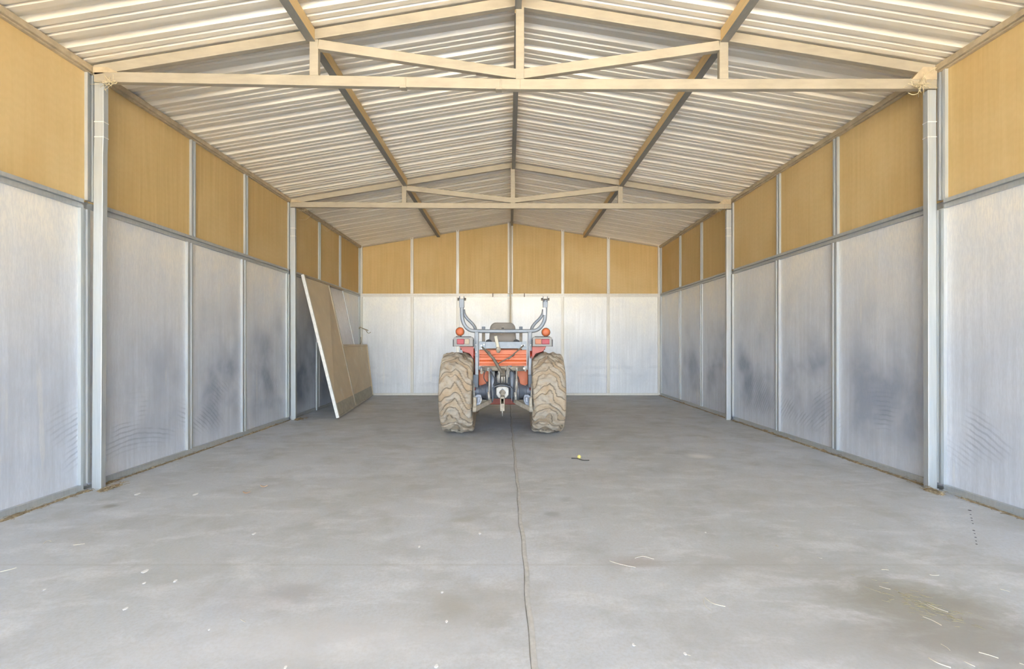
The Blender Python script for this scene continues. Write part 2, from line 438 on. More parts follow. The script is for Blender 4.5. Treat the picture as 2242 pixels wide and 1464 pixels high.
# ------------------------------------------------------------------ walls
def strip(mb, side, p0, p1, z0, z1, hgt=0.028):
    """vertical framing strip made of two raised edges and a groove; side in L,R,B; p along the wall"""
    wd = p1 - p0; e_ = wd * 0.30
    prof = [(p0, 0), (p0, hgt), (p0 + e_, hgt), (p0 + e_ + 0.003, hgt * 0.5), (p1 - e_ - 0.003, hgt * 0.5), (p1 - e_, hgt), (p1, hgt), (p1, 0)]
    def P(a, h, z):
        if side == 'L': return (XL - 0.025 + h, a, z)
        if side == 'R': return (XR + 0.025 - h, a, z)
        return (a, Y3 + 0.025 - h * 1.5, z)
    if not isinstance(z1, (int, float)): zz = [z1(a) for a, h in prof]
    else: zz = [z1] * 8
    vs = [P(a, h, z0) for a, h in prof] + [P(a, h, zz[i]) for i, (a, h) in enumerate(prof)]
    fs = [(i, i + 1, i + 9, i + 8) for i in range(7)] + [tuple(range(8)), tuple(range(15, 7, -1))]
    mb.add(vs, fs)
def hrail(mb, side, a0, a1, z0, z1, hgt=0.032):
    h1 = (z1 - z0)
    prof = [(z0, 0), (z0, hgt), (z0 + h1 * 0.36, hgt), (z0 + h1 * 0.40, hgt * 0.45), (z0 + h1 * 0.52, hgt * 0.45), (z0 + h1 * 0.56, hgt * 1.15), (z1 - 0.004, hgt * 1.15), (z1, 0)]
    def P(a, h, z):
        if side == 'L': return (XL - 0.025 + h, a, z)
        if side == 'R': return (XR + 0.025 - h, a, z)
        return (a, Y3 + 0.025 - h, z)
    vs = [P(a0, h, z) for z, h in prof] + [P(a1, h, z) for z, h in prof]
    fs = [(i, i + 1, i + 9, i + 8) for i in range(7)] + [tuple(range(8)), tuple(range(15, 7, -1))]
    mb.add(vs, fs)

RZ0, RZ1 = 2.405, 2.485
def side_wall(side):
    xw = XL - 0.025 if side == 'L' else XR + 0.025
    sg = -1 if side == 'L' else 1
    wl = MB().box(xw + sg * 0.012, xw + sg * 0.12, Y0, Y3 + 0.14, 0.0, 3.645)
    wl = tag(wl.build('wall_left' if side == 'L' else 'wall_right', 'galvanised'), kind='structure')
    if side == 'L':
        divs = [Y0, -4.56, -3.30, -2.04, -0.94, 0.36, 1.62, 2.72, 4.02, 5.33, 6.41, 7.68, 8.91, 10.0, Y3]; refl_amt = [0.1, 0.1, 0.1, 0.1, 0.1, 0.1, 0.1, 0.42, 0.60, 1.0, 1.15, 1.35, 1.3, 0.15]
        off = -0.055
    else:
        divs = [Y0, -4.56, -3.30, -2.04, -0.94, 0.36, 1.62, 2.72, 3.97, 5.26, 6.38, 7.70, 8.92, 10.03, Y3]; refl_amt = [0.1, 0.1, 0.1, 0.1, 0.1, 0.1, 0.1, 0.35, 0.85, 1.1, 1.1, 0.9, 0.8, 0.4]
        off = 0.02
    for i in range(14):
        a, b = divs[i], divs[i + 1]
        up = MB().box(xw + sg * 0.012, xw, a + 0.01, b - 0.01, RZ1 - 0.01, 3.62).build('plywood_panel', 'plywood', wl)
        lo = MB().box(xw + sg * 0.012, xw, a + 0.01, b - 0.01, 0.03, RZ0 + 0.01).build('steel_panel', 'steel_side', wl)
        lo['painted_reflection'] = refl_amt[i]; lo['along_y'] = 1.0
    for i in range(0, 15):
        a = divs[i]; w2 = 0.036
        if i == 0: a += w2
        if i == 14: a -= w2
        m = MB(); strip(m, side, a - w2, a + w2, RZ1, 3.60); m.build('batten', 'galvanised', wl)
        o_ = off if i not in (0, 14) else 0
        m = MB(); strip(m, side, a - 0.044 + o_, a + 0.044 + o_, 0.055, RZ0); m.build('batten', 'galvanised', wl)
    for (a, b) in ((Y0, 0.34), (0.38, Y1 - 0.08), (Y1 + 0.06, Y2 - 0.06), (Y2 + 0.06, Y3 - 0.03)):
        m = MB(); hrail(m, side, a, b, RZ0, RZ1); m.build('mid_rail', 'galvanised', wl)
        m = MB().box(xw, xw - sg * 0.034, a, b, 0.0, 0.058); m.box(xw, xw - sg * 0.045, a, b, 0.0, 0.018)
        m.build('base_rail', 'galvanised', wl, 0.003)
    m = MB().box(xw, xw - sg * 0.032, Y0, Y3 - 0.02, 3.585, 3.600); m.box(xw, xw - sg * 0.055, Y0, Y3 - 0.02, 3.600, 3.648)
    m.build('top_rail', 'brown_rail', wl, 0.003)
    return wl
wall_left = side_wall('L'); wall_right = side_wall('R')

def under(x): return roofz(x) - 0.012
yb = Y3 + 0.025
m = MB(); m.prism([(XL - 0.15, yb + 0.012, 0), (XR + 0.15, yb + 0.012, 0), (XR + 0.15, yb + 0.012, ZE - 0.04), (XC, yb + 0.012, ZR - 0.012), (XL - 0.15, yb + 0.012, ZE - 0.04)], (0, 0.10, 0))
wall_back = tag(m.build('wall_back', 'galvanised'), kind='structure')
bd = [XL - 0.02, -2.355, -1.239, 0.045, 1.328, 2.444, XR + 0.02]
for i in range(6):
    a, b = bd[i] + 0.01, bd[i + 1] - 0.01
    m = MB().prism([(a, yb, RZ1 - 0.01), (b, yb, RZ1 - 0.01), (b, yb, under(b)), (a, yb, under(a))], (0, 0.012, 0))
    m.build('plywood_panel', 'plywood', wall_back)
    m = MB().box(a, b, yb, yb + 0.012, 0.03, RZ0 + 0.01)
    o = m.build('steel_panel', 'steel_end', wall_back); o['painted_reflection'] = [0.7, 0.6, 0.4, 0.45, 0.85, 0.9][i]; o['along_y'] = 0.0
for i, a in enumerate(bd):
    w2 = 0.034; c0, c1 = a - w2, a + w2
    if i == 0: c0, c1 = XL - 0.02, XL + 0.05
    if i == 6: c0, c1 = XR - 0.05, XR + 0.02
    if i == 3:
        for q0, q1 in ((-0.02, 0.022), (0.075, 0.108)):
            m = MB(); strip(m, 'B', q0 + 0.005, q1 + 0.005, RZ1, lambda x: under(x) - 0.004); m.build('batten', 'galvanised_pale', wall_back)
            m = MB(); strip(m, 'B', q0 - 0.005, q1 - 0.005, 0.055, RZ0); m.build('batten', 'galvanised_pale', wall_back)
        continue
    m = MB(); strip(m, 'B', c0, c1, RZ1, lambda x: under(x) - 0.004); m.build('batten', 'galvanised_pale', wall_back)
    m = MB(); strip(m, 'B', c0, c1, 0.055, RZ0); m.build('batten', 'galvanised_pale', wall_back)
for a, b in ((XL, -0.02), (0.11, XR)):
    m = MB(); hrail(m, 'B', a, b, RZ0, RZ1); m.build('mid_rail', 'galvanised_pale', wall_back)
    m = MB().box(a, b, yb, yb - 0.034, 0, 0.05); m.build('base_rail', 'galvanised_pale', wall_back, 0.003)
for a, b in ((XL, XC), (XC, XR)):
    m = MB(); m.prism([(a, yb - 0.03, under(a) - 0.002), (b, yb - 0.03, under(b) - 0.002), (b, yb - 0.03, under(b) - 0.035), (a, yb - 0.03, under(a) - 0.035)], (0, 0.03, 0))
    m.build('top_rail', 'galvanised_roof_frame', wall_back)
for px in (1079, 1148):
    x = (px - 1113) * Y3 / F
    m = MB().box(x - 0.012, x + 0.012, yb - 0.045, yb - 0.03, 2.40, 2.49); m.build('clip', 'brown_metal', wall_back)

# ------------------------------------------------------------------ ceiling: ribbed roof sheets
prof = []; y = Y0 - 0.10
MAJ = 0.305; y_start = 3.43 - 0.0525 - 31 * MAJ
y = y_start
while y < Y3 + 0.2:
    prof += [(y, 0), (y + 0.020, 0.036), (y + 0.080, 0.036), (y + 0.100, 0)]
    for q in (0.150, 0.225):
        prof += [(y + q, 0), (y + q + 0.009, 0.014), (y + q + 0.023, 0.014), (y + q + 0.032, 0)]
    y += MAJ
prof = [p_ for p_ in prof if Y0 - 0.12 < p_[0] < Y3 + 0.16]
m = MB(); n = len(prof)
xs = [XL - 0.16, XC, XR + 0.16]
vs = []
for t_ in (0, 0.0025):
    for x in xs:
        for (yy, h) in prof: vs.append((x, yy, roofz(x) + h + t_))
fs = []
for s_ in (0, 1):
    for q in range(2):
        for i in range(n - 1):
            a = s_ * 3 * n + q * n + i; fs.append((a, a + 1, a + n + 1, a + n))
for q in (0, 2):
    for i in range(n - 1):
        a = q * n + i; fs.append((a, a + 1, a + 3 * n + 1, a + 3 * n))
for q in range(2):
    for i in (0, n - 1):
        a = q * n + i; fs.append((a, a + n, a + 4 * n, a + 3 * n))
m.add(vs, fs)
tag(m.build('ceiling', 'roof_sheet'), kind='structure')

# ------------------------------------------------------------------ posts, trusses, purlins
def post(xb, xt, wd, y, ztop, label, kink=None):
    m = MB(); ys = (y - 0.025, y + 0.025)
    lv = [(0.0, xb), (2.9, xb + (xt - xb) * 0.75), (3.05, xt), (ztop, xt)]
    vs = []
    for z, x in lv:
        for q in ((x, ys[0]), (x + wd, ys[0]), (x + wd, ys[1]), (x, ys[1])): vs.append((q[0], q[1], z))
    fs = [(0, 3, 2, 1), (12, 13, 14, 15)]
    for i in range(3):
        for q in range(4):
            a = i * 4 + q; b = i * 4 + (q + 1) % 4; fs.append((a, b, b + 4, a + 4))
    m.add(vs, fs)
    root = empty('steel_post', (xb + wd / 2, y, 0)); tag(root, label, 'post', 'galvanised posts along the side walls')
    m.build('tube', 'galvanised', root, 0.004)
    for z in (3.03, 3.16):
        x = xt
        b = MB().box(x - 0.0015, x + wd + 0.0015, y - 0.0265, y + 0.0265, z, z + 0.008); b.build('weld_band', 'white_paint', root)
    b = MB().box(xb - 0.006, xb + wd + 0.006, y - 0.033, y + 0.033, 0, 0.008); b.build('base_plate', 'galvanised', root)
post(-3.588, -3.565, 0.080, Y1, 3.50, 'galvanised steel post on the left wall under the nearer roof truss')
post(3.617, 3.612, 0.075, Y1, 3.44, 'galvanised steel post on the right wall under the nearer roof truss')
post(-3.590, -3.600, 0.080, Y2, 3.50, 'galvanised steel post on the left wall under the farther roof truss')
post(3.600, 3.600, 0.075, Y2, 3.47, 'galvanised steel post on the right wall under the farther roof truss')

def truss(Y, chord, xk, xv, lab, xa, xb):
    root = empty('roof_truss', (xk, Y, chord[0][1] - 0.045))
    tag(root, lab, 'truss', 'roof trusses')
    t = 0.05; H = 0.088
    for a, b in ((xa, XC), (XC, xb)):     # sloping rafters just under the sheet
        za, zb = roofz(a) - 0.012, roofz(b) - 0.012
        m = MB().prism([(a, Y - t / 2, za), (b, Y - t / 2, zb), (b, Y - t / 2, zb - H), (a, Y - t / 2, za - H)], (0, t, 0))
        m.build('rafter', 'galvanised_roof_frame', root, 0.004)
    m = MB()
    for (a, b) in zip(chord[:-1], chord[1:]):
        m.bar((a[0], Y, a[1]), (b[0] + 0.002, Y, b[1]), t, H)
    m.build('bottom_chord', 'galvanised_roof_frame', root, 0.004)
    def cz(x):
        for (a, b) in zip(chord[:-1], chord[1:]):
            if a[0] <= x <= b[0]: return a[1] + (b[1] - a[1]) * (x - a[0]) / (b[0] - a[0])
        return chord[-1][1]
    m = MB().box(xk - 0.036, xk + 0.036, Y - 0.025, Y + 0.025, cz(xk) + H / 2, roofz(xk) - 0.10)
    m.build('king_post', 'galvanised_roof_frame', root, 0.004)
    for s_, x in zip((-1, 1), xv):
        z1 = roofz(x) - 0.10
        m = MB().box(x - 0.038, x + 0.038, Y - 0.025, Y + 0.025, cz(x) + H / 2, z1)
        m.build('web_post', 'galvanised_roof_frame', root, 0.004)
        a = Vector((x - s_ * 0.038, Y, z1 - 0.042)); b = Vector((xk + s_ * 0.030, Y, cz(xk) + H / 2 + 0.048))
        m = MB().bar(a, b, t, 0.082)
        m.build('web_diagonal', 'galvanised_roof_frame', root, 0.004)
    for s_, x in ((1, xa), (-1, xb)):
        z0 = cz(x + s_ * 0.02) + H / 2; 
        m = MB().prism([(x, Y - 0.027, z0 - 0.01), (x + s_ * 0.22, Y - 0.027, z0 - 0.01), (x + s_ * 0.12, Y - 0.027, roofz(x) - 0.03), (x, Y - 0.027, roofz(x) - 0.03)], (0, 0.054, 0))
        m.build('gusset_plate', 'brown_rail', root)
    return root
t1 = truss(Y1, [(-3.57, 3.553), (-0.885, 3.508), (0.10, 3.488), (3.69, 3.492)], 0.10, (-1.676, 1.858),
      'galvanised roof truss nearest the camera, with a dented bottom chord', -3.575, 3.69)
for xx_, zz_ in ((-0.885, 3.508), (-0.06, 3.494)):
    m = MB().box(xx_ - 0.05, xx_ + 0.004, Y1 - 0.029, Y1 + 0.029, zz_ - 0.052, zz_ - 0.036)
    m.box(xx_ - 0.012, xx_ + 0.004, Y1 - 0.029, Y1 - 0.02, zz_ - 0.04, zz_ + 0.04); m.build('splice', 'galvanised_roof_frame', t1, 0.003)
truss(Y2, [(-3.60, 3.555), (-0.9, 3.535), (3.68, 3.525)], 0.075, (-1.72, 1.85),
      'galvanised roof truss farther back, above the leaning panel', -3.60, 3.68)

bays = [(Y0 + 0.02, Y1 - 0.027, 'cut off by the top of the picture'),
        (Y1 + 0.027, Y2 - 0.027, 'between the two roof trusses'), (Y2 + 0.027, Y3 - 0.03, 'between the farther truss and the back wall')]
for side_, x, w_ in (('left slope', -1.70, 0.068), ('right slope', 1.86, 0.068), ('ridge', 0.085, 0.055)):
    for (a, b, tx) in bays:
        if side_ == 'ridge': zt = ZR - 0.016
        else: zt = roofz(abs(x - XC) + 0.03 + XC) - 0.003
        m = MB()
        # C section: web and two lips
        s_ = -1 if x < XC else 1
        z0 = zt - 0.108
        m.box(x - w_ / 2, x + w_ / 2, a, b, z0, zt)
        o = m.build('purlin', 'galvanised_purlin', None, 0.002)
        m = MB().box(x - w_ / 2 - 0.001, x + w_ / 2 + 0.001, a, b, z0 - 0.003, z0 + 0.002); m.build('bottom_flange', 'dark_flange', o)  # thin strip under the purlin, darker than its sides
        tag(o, ('galvanised purlin along the %s, %s' if side_ != 'ridge' else 'galvanised purlin under the %s, %s') % (side_, tx), 'purlin', 'purlins under the roof sheets')

# wall post at the middle of the back wall, below the ridge
m = MB().box(0.030, 0.070, Y3 - 0.045, Y3 + 0.02, 0, ZR - 0.13)
o = m.build('steel_post', 'galvanised_roof_frame', None, 0.004)
tag(o, 'narrow galvanised post up the middle of the back wall', 'post')

# ------------------------------------------------------------------ leaning partition panel
Ab, Bb = Vector((-2.84, 7.74, 0.0)), Vector((-3.27, 11.20, 0.0))
At, Bt = Vector((-3.535, 7.98, 2.44)), Vector((-3.545, 11.15, 2.44))
def L(s, t): return (Ab * (1 - s) + Bb * s) * (1 - t) + (At * (1 - s) + Bt * s) * t
nrm = ((Bb - Ab).cross(At - Ab)).normalized()
if nrm.x < 0: nrm = -nrm
def lp(mb, s0, s1, t0, t1, h0, h1, s0t=None, s1t=None):
    if s0t is None: s0t = s0
    if s1t is None: s1t = s1
    q = [L(s0, t0), L(s1, t0), L(s1t, t1), L(s0t, t1)]
    mb.add([p_ + nrm * h0 for p_ in q] + [p_ + nrm * h1 for p_ in q],
           [(0, 1, 2, 3), (4, 5, 6, 7), (0, 1, 5, 4), (1, 2, 6, 5), (2, 3, 7, 6), (3, 0, 4, 7)])
    return mb
pn = empty('partition_panel', Ab)
tag(pn, 'tall framed tan partition panel leaning against the left wall by the back corner', 'panel')
DV = 0.415; DVt = 0.355; CRt = 0.60; CR = 0.66
lp(MB(), 0.012, DV, 0.10, 0.985, -0.012, 0.0, 0.012, DVt).build('tan_board', 'tan_board', pn)
lp(MB(), 0.012, DV, 0.004, 0.10, -0.012, 0.002, 0.012, DV - 0.006).build('kick_board', 'dirty_board', pn)
lp(MB(), DV, 0.985, 0.10, 0.495, -0.012, 0.0, DV - 0.03, 0.985).build('tan_board', 'tan_board', pn)
lp(MB(), DV, 0.985, 0.004, 0.10, -0.012, 0.002).build('kick_board', 'dirty_board', pn)
# corrugated white sheet
m = MB(); vs = []; fs = []; NN = 64
for i in range(NN + 1):
    u = i / NN; h = 0.006 * math.sin(u * PI * 26)
    s0 = (DV - 0.03) * (1 - u) + (CR) * u; s1 = DVt * (1 - u) + CRt * u
    vs += [L(s0, 0.505) + nrm * (h - 0.01), L(s1, 0.975) + nrm * (h - 0.01)]
for i in range(NN): a = 2 * i; fs.append((a, a + 2, a + 3, a + 1))
m.add(vs, fs, True)
o = m.build('corrugated_sheet', 'white_sheet', pn, recalc=False)
sl = o.modifiers.new('s', 'SOLIDIFY'); sl.thickness = 0.002
fr = MB()
def rail(a, b, w_=0.035, up=None):
    fr.bar(a + nrm * 0.006, b + nrm * 0.006, w_, 0.038, up or nrm)
m = MB().bar(L(0, 0) + nrm * 0.0 + Vector((0, 0, 0.02)), L(0, 1), 0.050, 0.05, nrm); m.build('edge_frame', 'white_paint', pn, 0.003)
m = MB().bar(L(0.005, 0.995), L(CRt + 0.01, 0.985), 0.035, 0.04, nrm); m.build('top_frame', 'galvanised_roof_frame', pn, 0.003)
m = MB().bar(L(DV, 0.012), L(DVt, 0.985), 0.030, 0.04, nrm); m.build('divider', 'galvanised_roof_frame', pn, 0.003)
m = MB().bar(L(CR, 0.50), L(CRt, 0.985), 0.014, 0.02, nrm); m.build('divider', 'galvanised', pn, 0.002)
m = MB().bar(L(DV - 0.03, 0.50), L(0.985, 0.50), 0.04, 0.045, nrm); m.build('middle_frame', 'tan_board', pn, 0.003)
m = MB().bar(L(0.99, 0.01), L(0.99, 0.505), 0.025, 0.04, nrm); m.build('end_frame', 'tan_board', pn, 0.003)
m = MB().bar(L(0.0, 0.010) , L(0.99, 0.010), 0.03, 0.03, nrm); m.build('bottom_frame', 'dirty_board', pn, 0.003)

# a loose pipe standing behind the panel
a = at(696, 762, 8.9); 
m = MB().box(-3.612, -3.585, 8.70, 8.735, 0.01, 1.28)
o = m.build('metal_strip', 'galvanised', None, 0.003)
tag(o, 'loose pale metal strip upright on the left wall behind the leaning panel', 'metal strip')

# ------------------------------------------------------------------ tractor
TX, TY = -0.08, 6.60
T = empty('tractor', (TX, TY, 0))
tag(T, 'orange compact tractor seen from behind, with muddy rear tyres', 'tractor')
def q(cx, cy, d): return at(940 + cx / 4.575, 640 + cy / 4.575, d)

def tyre(cx, cy, cz, R, W, rimR, nlug, nu, name, sgn):
    nv_ = 84; root_v = []; lug = []
    prof = []
    hw = W / 2
    # profile (x, r) from inner bead over the tread to outer bead
    ctrl = [(-hw * 0.80, rimR), (-hw * 0.95, rimR + (R - rimR) * 0.25), (-hw * 1.0, rimR + (R - rimR) * 0.52), (-hw * 0.97, R - 0.085), (-hw * 0.88, R - 0.035),
            (-hw * 0.5, R - 0.006 - 0.012), (0, R - 0.008)]
    ctrl = ctrl + [(-a, b) for a, b in ctrl[-2::-1]]
    segs = len(ctrl) - 1
    for i in range(nv_ + 1):
        t = i / nv_ * segs; k0 = min(int(t), segs - 1); f = t - k0
        P0 = ctrl[max(k0 - 1, 0)]; P1 = ctrl[k0]; P2 = ctrl[k0 + 1]; P3 = ctrl[min(k0 + 2, segs)]
        def cr_(a, b, c, d): return 0.5 * (2 * b + (c - a) * f + (2 * a - 5 * b + 4 * c - d) * f * f + (-a + 3 * b - 3 * c + d) * f ** 3)
        prof.append((cr_(P0[0], P1[0], P2[0], P3[0]), cr_(P0[1], P1[1], P2[1], P3[1])))
    mb = MB(); vals = []
    for iu in range(nu):
        th = 2 * PI * iu / nu
        for (x, r) in prof:
            ax = abs(x) / hw
            edge = max(0, min(1, (r - (R - 0.10)) / 0.05))
            side_shift = 0.5 if x > 0 else 0.0
            wob = 0.42 * mnoise.noise(Vector((x * 9 + cx * 7, math.cos(th) * 3.2, math.sin(th) * 3.2)))
            slant = 0.85 * math.sqrt(ax * ax + 0.03) + 0.06 * math.sin(ax * 9)
            ph = nlug * th / (2 * PI) + slant + side_shift * max(0, min(1, (ax - 0.0) / 0.45)) + wob
            sv = math.sin(2 * PI * ph)
            hgt = max(0, min(1, 0.62 + sv * 2.2)); hgt = hgt * hgt * (3 - 2 * hgt)
            hgt *= (0.75 + 0.5 * mnoise.noise(Vector((x * 14, math.cos(th) * 9 + cx, math.sin(th) * 9))))
            h = 0.046 * hgt * edge + 0.004 * mnoise.noise(Vector((x * 40, math.cos(th) * 24, math.sin(th) * 24)))
            rr = r + h - 0.036 * edge
            y_, z_ = -rr * math.cos(th), rr * math.sin(th)
            if z_ < -(cz - 0.0): z_ = -cz
            mb.v.append((cx + x, cy + y_, cz + z_)); vals.append(max(0, min(1, hgt * edge)))
    m_ = nv_ + 1
    for iu in range(nu):
        for i in range(nv_):
            a = iu * m_ + i; b = ((iu + 1) % nu) * m_ + i
            mb.f.append((a, b, b + 1, a + 1)); mb.sm.append(True)
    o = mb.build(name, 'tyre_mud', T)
    at_ = o.data.attributes.new('lug', 'FLOAT', 'POINT'); at_.data.foreach_set('value', vals)
    rim = MB()
    rp = [(-W * 0.42, rimR + 0.006), (-W * 0.42, rimR - 0.025), (-W * 0.25, rimR - 0.04), (sgn * W * 0.05, rimR - 0.05), (sgn * W * 0.08, rimR * 0.45), (sgn * W * 0.16, rimR * 0.40), (sgn * W * 0.16, 0.0)]
    rim.lathe([(-W * 0.42, rimR + 0.004), (-W * 0.40, rimR - 0.02), (0, rimR - 0.045), (W * 0.40, rimR - 0.02), (W * 0.42, rimR + 0.004)], (cx, cy, cz), 'X', 40)
    rim.lathe([(sgn * 0.02, rimR - 0.04), (sgn * 0.05, rimR * 0.5), (sgn * 0.09, rimR * 0.42), (sgn * 0.10, 0.001)], (cx, cy, cz), 'X', 40)
    rim.build('rim', 'red_paint', o)
    return o
RH = 0.567
def smoothpath0(pts_, n=6):
    out = []; P_ = [pts_[0]] + pts_ + [pts_[-1]]
    for i in range(1, len(P_) - 2):
        for j_ in range(n):
            f = j_ / n; a, b, c, d = P_[i - 1], P_[i], P_[i + 1], P_[i + 2]
            out.append(0.5 * ((2 * b) + (c - a) * f + (2 * a - 5 * b + 4 * c - d) * f * f + (-a + 3 * b - 3 * c + d) * f ** 3))
    out.append(pts_[-1]); return out
for s_ in (-1, 1):
    tyre(TX + s_ * 0.622, TY, RH, 0.575, 0.455, 0.25, 15, 560, 'rear_tire', s_)
    tyre(TX + s_ * 0.56, TY + 1.55, 0.335, 0.345, 0.25, 0.15, 15, 150, 'front_tire', s_)

# axle housings: flared castings either side of the gearbox
for s_ in (-1, 1):
    m = MB().lathe([(s_ * 0.14, 0.001), (s_ * 0.14, 0.155), (s_ * 0.175, 0.155), (s_ * 0.18, 0.125), (s_ * 0.20, 0.12), (s_ * 0.205, 0.135), (s_ * 0.225, 0.135), (s_ * 0.23, 0.11),
                    (s_ * 0.30, 0.085), (s_ * 0.33, 0.075), (s_ * 0.335, 0.095), (s_ * 0.46, 0.095), (s_ * 0.46, 0.001)], (TX, TY - 0.02, RH + 0.015), 'X', 32)
    m.build('axle_housing', 'cast_grey', T, 0.002)

# gearbox
m = MB().box(TX - 0.15, TX + 0.15, TY - 0.24, TY + 0.75, 0.50, 0.80)
m.box(TX - 0.19, TX - 0.13, TY - 0.28, TY + 0.05, 0.51, 0.85); m.box(TX + 0.13, TX + 0.19, TY - 0.28, TY + 0.05, 0.51, 0.85)
gb = m.build('gearbox', 'dark_grey', T, 0.02)
# vertical castings on the gearbox face
for cx, r_ in ((636, 0.030), (828, 0.030)):
    m = MB(); a = q(cx, 790, 6.22); b = q(cx, 1050, 6.22); m.tube([a, (a + b) / 2, b], r_, 12)
    m.build('hydraulic_cylinder', 'cast_grey', T)
for cx, r_, y0, y1 in ((700, 0.014, 770, 905), (728, 0.018, 800, 905), (752, 0.013, 790, 905), (778, 0.013, 780, 905), (688, 0.012, 820, 900), (795, 0.010, 760, 850)):
    m = MB(); a = q(cx, y0, 6.20); b = q(cx, y1, 6.20); m.tube([a, (a + b) / 2, b], r_, 10)
    m.lathe([(-0.012, 0.001), (-0.012, r_ * 1.35), (0.012, r_ * 1.35), (0.012, 0.001)], tuple(q(cx, y0 + 30, 6.20)), 'Z', 10)
    m.build('hydraulic_pipe', 'dusty_steel', T)
random.seed(3)
for i in range(26):
    c = q(random.uniform(505, 965), random.uniform(742, 812), random.uniform(6.26, 6.34)); r_ = random.uniform(0.008, 0.02)
    ax = random.choice('XYZ'); m = MB().lathe([(-r_ * 1.5, 0.001), (-r_ * 1.5, r_), (r_ * 1.5, r_), (r_ * 1.5, 0.001)], tuple(c), ax, 8, False)
    m.build('pipe_fitting', random.choice(['dusty_steel', 'mud_metal', 'cast_grey']), T)
for P_ in ([(610, 790), (640, 835), (655, 880), (640, 930)], [(800, 760), (850, 800), (890, 850), (905, 915)], [(560, 775), (545, 850), (575, 905), (600, 935)], [(690, 790), (668, 850), (672, 900), (660, 950)]):
    m = MB().tube(smoothpath0([q(x, y, 6.19) for x, y in P_]), 0.006, 8); m.build('hose', 'black_rubber', T)
# rockshaft with lift arms
a = q(520, 762, 6.34); b = q(950, 762, 6.34)
m = MB().tube([a, (a + b) / 2, b], 0.035, 14); m.build('rockshaft', 'mud_metal', T)
for cx in (522, 935):
    a = q(cx, 762, 6.34); b = q(cx + (70 if cx < 700 else -62), 770, 6.08)
    m = MB().bar(a, b, 0.03, 0.05); m.build('lift_arm', 'dusty_steel', T, 0.005)
# lift rods
for pts_, r_ in (([(600, 765), (600, 930), (596, 1060)], 0.0105), ([(872, 775), (876, 900), (862, 1060)], 0.0105)):
    P_ = [q(x, y, 6.08 - 0.0001 * y) for x, y in pts_]
    m = MB().tube(P_, r_, 10)
    if pts_[0][0] > 700: m.tube([q(875, 870, 6.0), q(874, 900, 5.995), q(870, 965, 5.99)], 0.02, 12)
    m.tube([q(pts_[2][0], 1000, 5.98), q(pts_[2][0] + 2, 1040, 5.98), q(pts_[2][0] + 3, 1075, 5.98)], 0.018, 10)
    m.build('lift_rod', 'dusty_steel', T)
# pto shield, cover and shaft
pc = q(733, 1000, 6.22)
m = MB()
arc = []
for i in range(13):
    t = -1 + 2 * i / 12; arc.append((pc.x + t * 0.125, pc.z + 0.118 - 0.035 * t * t - (0.02 if abs(t) > 0.95 else 0)))
vs = []
for yy in (6.03, 6.25):
    for x, z in arc: vs.append((x, yy, z))
    for x, z in arc: vs.append((x, yy, z - 0.012))
fs = []
for i in range(12):
    fs += [(i, i + 1, i + 27, i + 26), (i + 13, i + 14, i + 40, i + 39), (i, i + 1, i + 14, i + 13), (i + 26, i + 27, i + 40, i + 39)]
fs += [(0, 13, 39, 26), (12, 25, 51, 38)]
m.add(vs, fs, True)
m.box(pc.x - 0.130, pc.x - 0.118, 6.05, 6.25, pc.z - 0.09, pc.z + 0.07); m.box(pc.x + 0.118, pc.x + 0.130, 6.05, 6.25, pc.z - 0.09, pc.z + 0.07)
m.build('pto_shield', 'dark_grey', T, 0.002)
m = MB()
poly = [(0.085, -0.03), (0.085, 0.06), (0.05, 0.085), (-0.05, 0.085), (-0.085, 0.06), (-0.085, -0.03), (-0.05, -0.075), (0.05, -0.075)]
m.prism([(pc.x + x, 6.19, pc.z + z) for x, z in poly], (0, 0.06, 0))
cov = m.build('pto_cover', 'dusty_steel', T, 0.008)
m = MB().lathe([(0, 0.001), (0, 0.016), (0.05, 0.018), (0.05, 0.038), (0.085, 0.04), (0.12, 0.04)], (pc.x, 6.10, pc.z), 'Y', 18)
m.build('pto_shaft', 'mud_metal', cov)
m = MB().prism([(pc.x + x * 0.9, 6.175, pc.z + z * 0.9) for x, z in ((0, 0.062), (0.055, 0), (0, -0.062), (-0.055, 0))], (0, 0.02, 0))
m.build('bearing_plate', 'cast_grey', cov, 0.004)
for ang in range(6):
    a_ = ang * PI / 3 + 0.5
    m = MB().lathe([(0, 0.001), (0, 0.008), (0.02, 0.008)], (pc.x + 0.072 * math.cos(a_), 6.172, pc.z + 0.068 * math.sin(a_)), 'Y', 6, False)
    m.build('bolt', 'dusty_steel', cov)
# drawbar
a = q(733, 1048, 6.1)
m = MB().box(a.x - 0.028, a.x - 0.016, 5.98, 6.5, a.z - 0.10, a.z + 0.01); m.box(a.x + 0.016, a.x + 0.028, 5.98, 6.5, a.z - 0.10, a.z + 0.01)
m.box(a.x - 0.028, a.x + 0.028, 5.97, 6.55, a.z - 0.165, a.z - 0.07); m.box(a.x - 0.02, a.x + 0.02, 5.99, 6.1, a.z - 0.01, a.z + 0.02)
db = m.build('drawbar', 'mud_metal', T, 0.004)
m = MB().tube([(a.x, 6.0, a.z - 0.15), (a.x, 6.0, a.z - 0.19), (a.x, 6.0, a.z - 0.235)], 0.008, 8, radii=[0.009, 0.008, 0.004]); m.build('hitch_pin', 'dusty_steel', db)
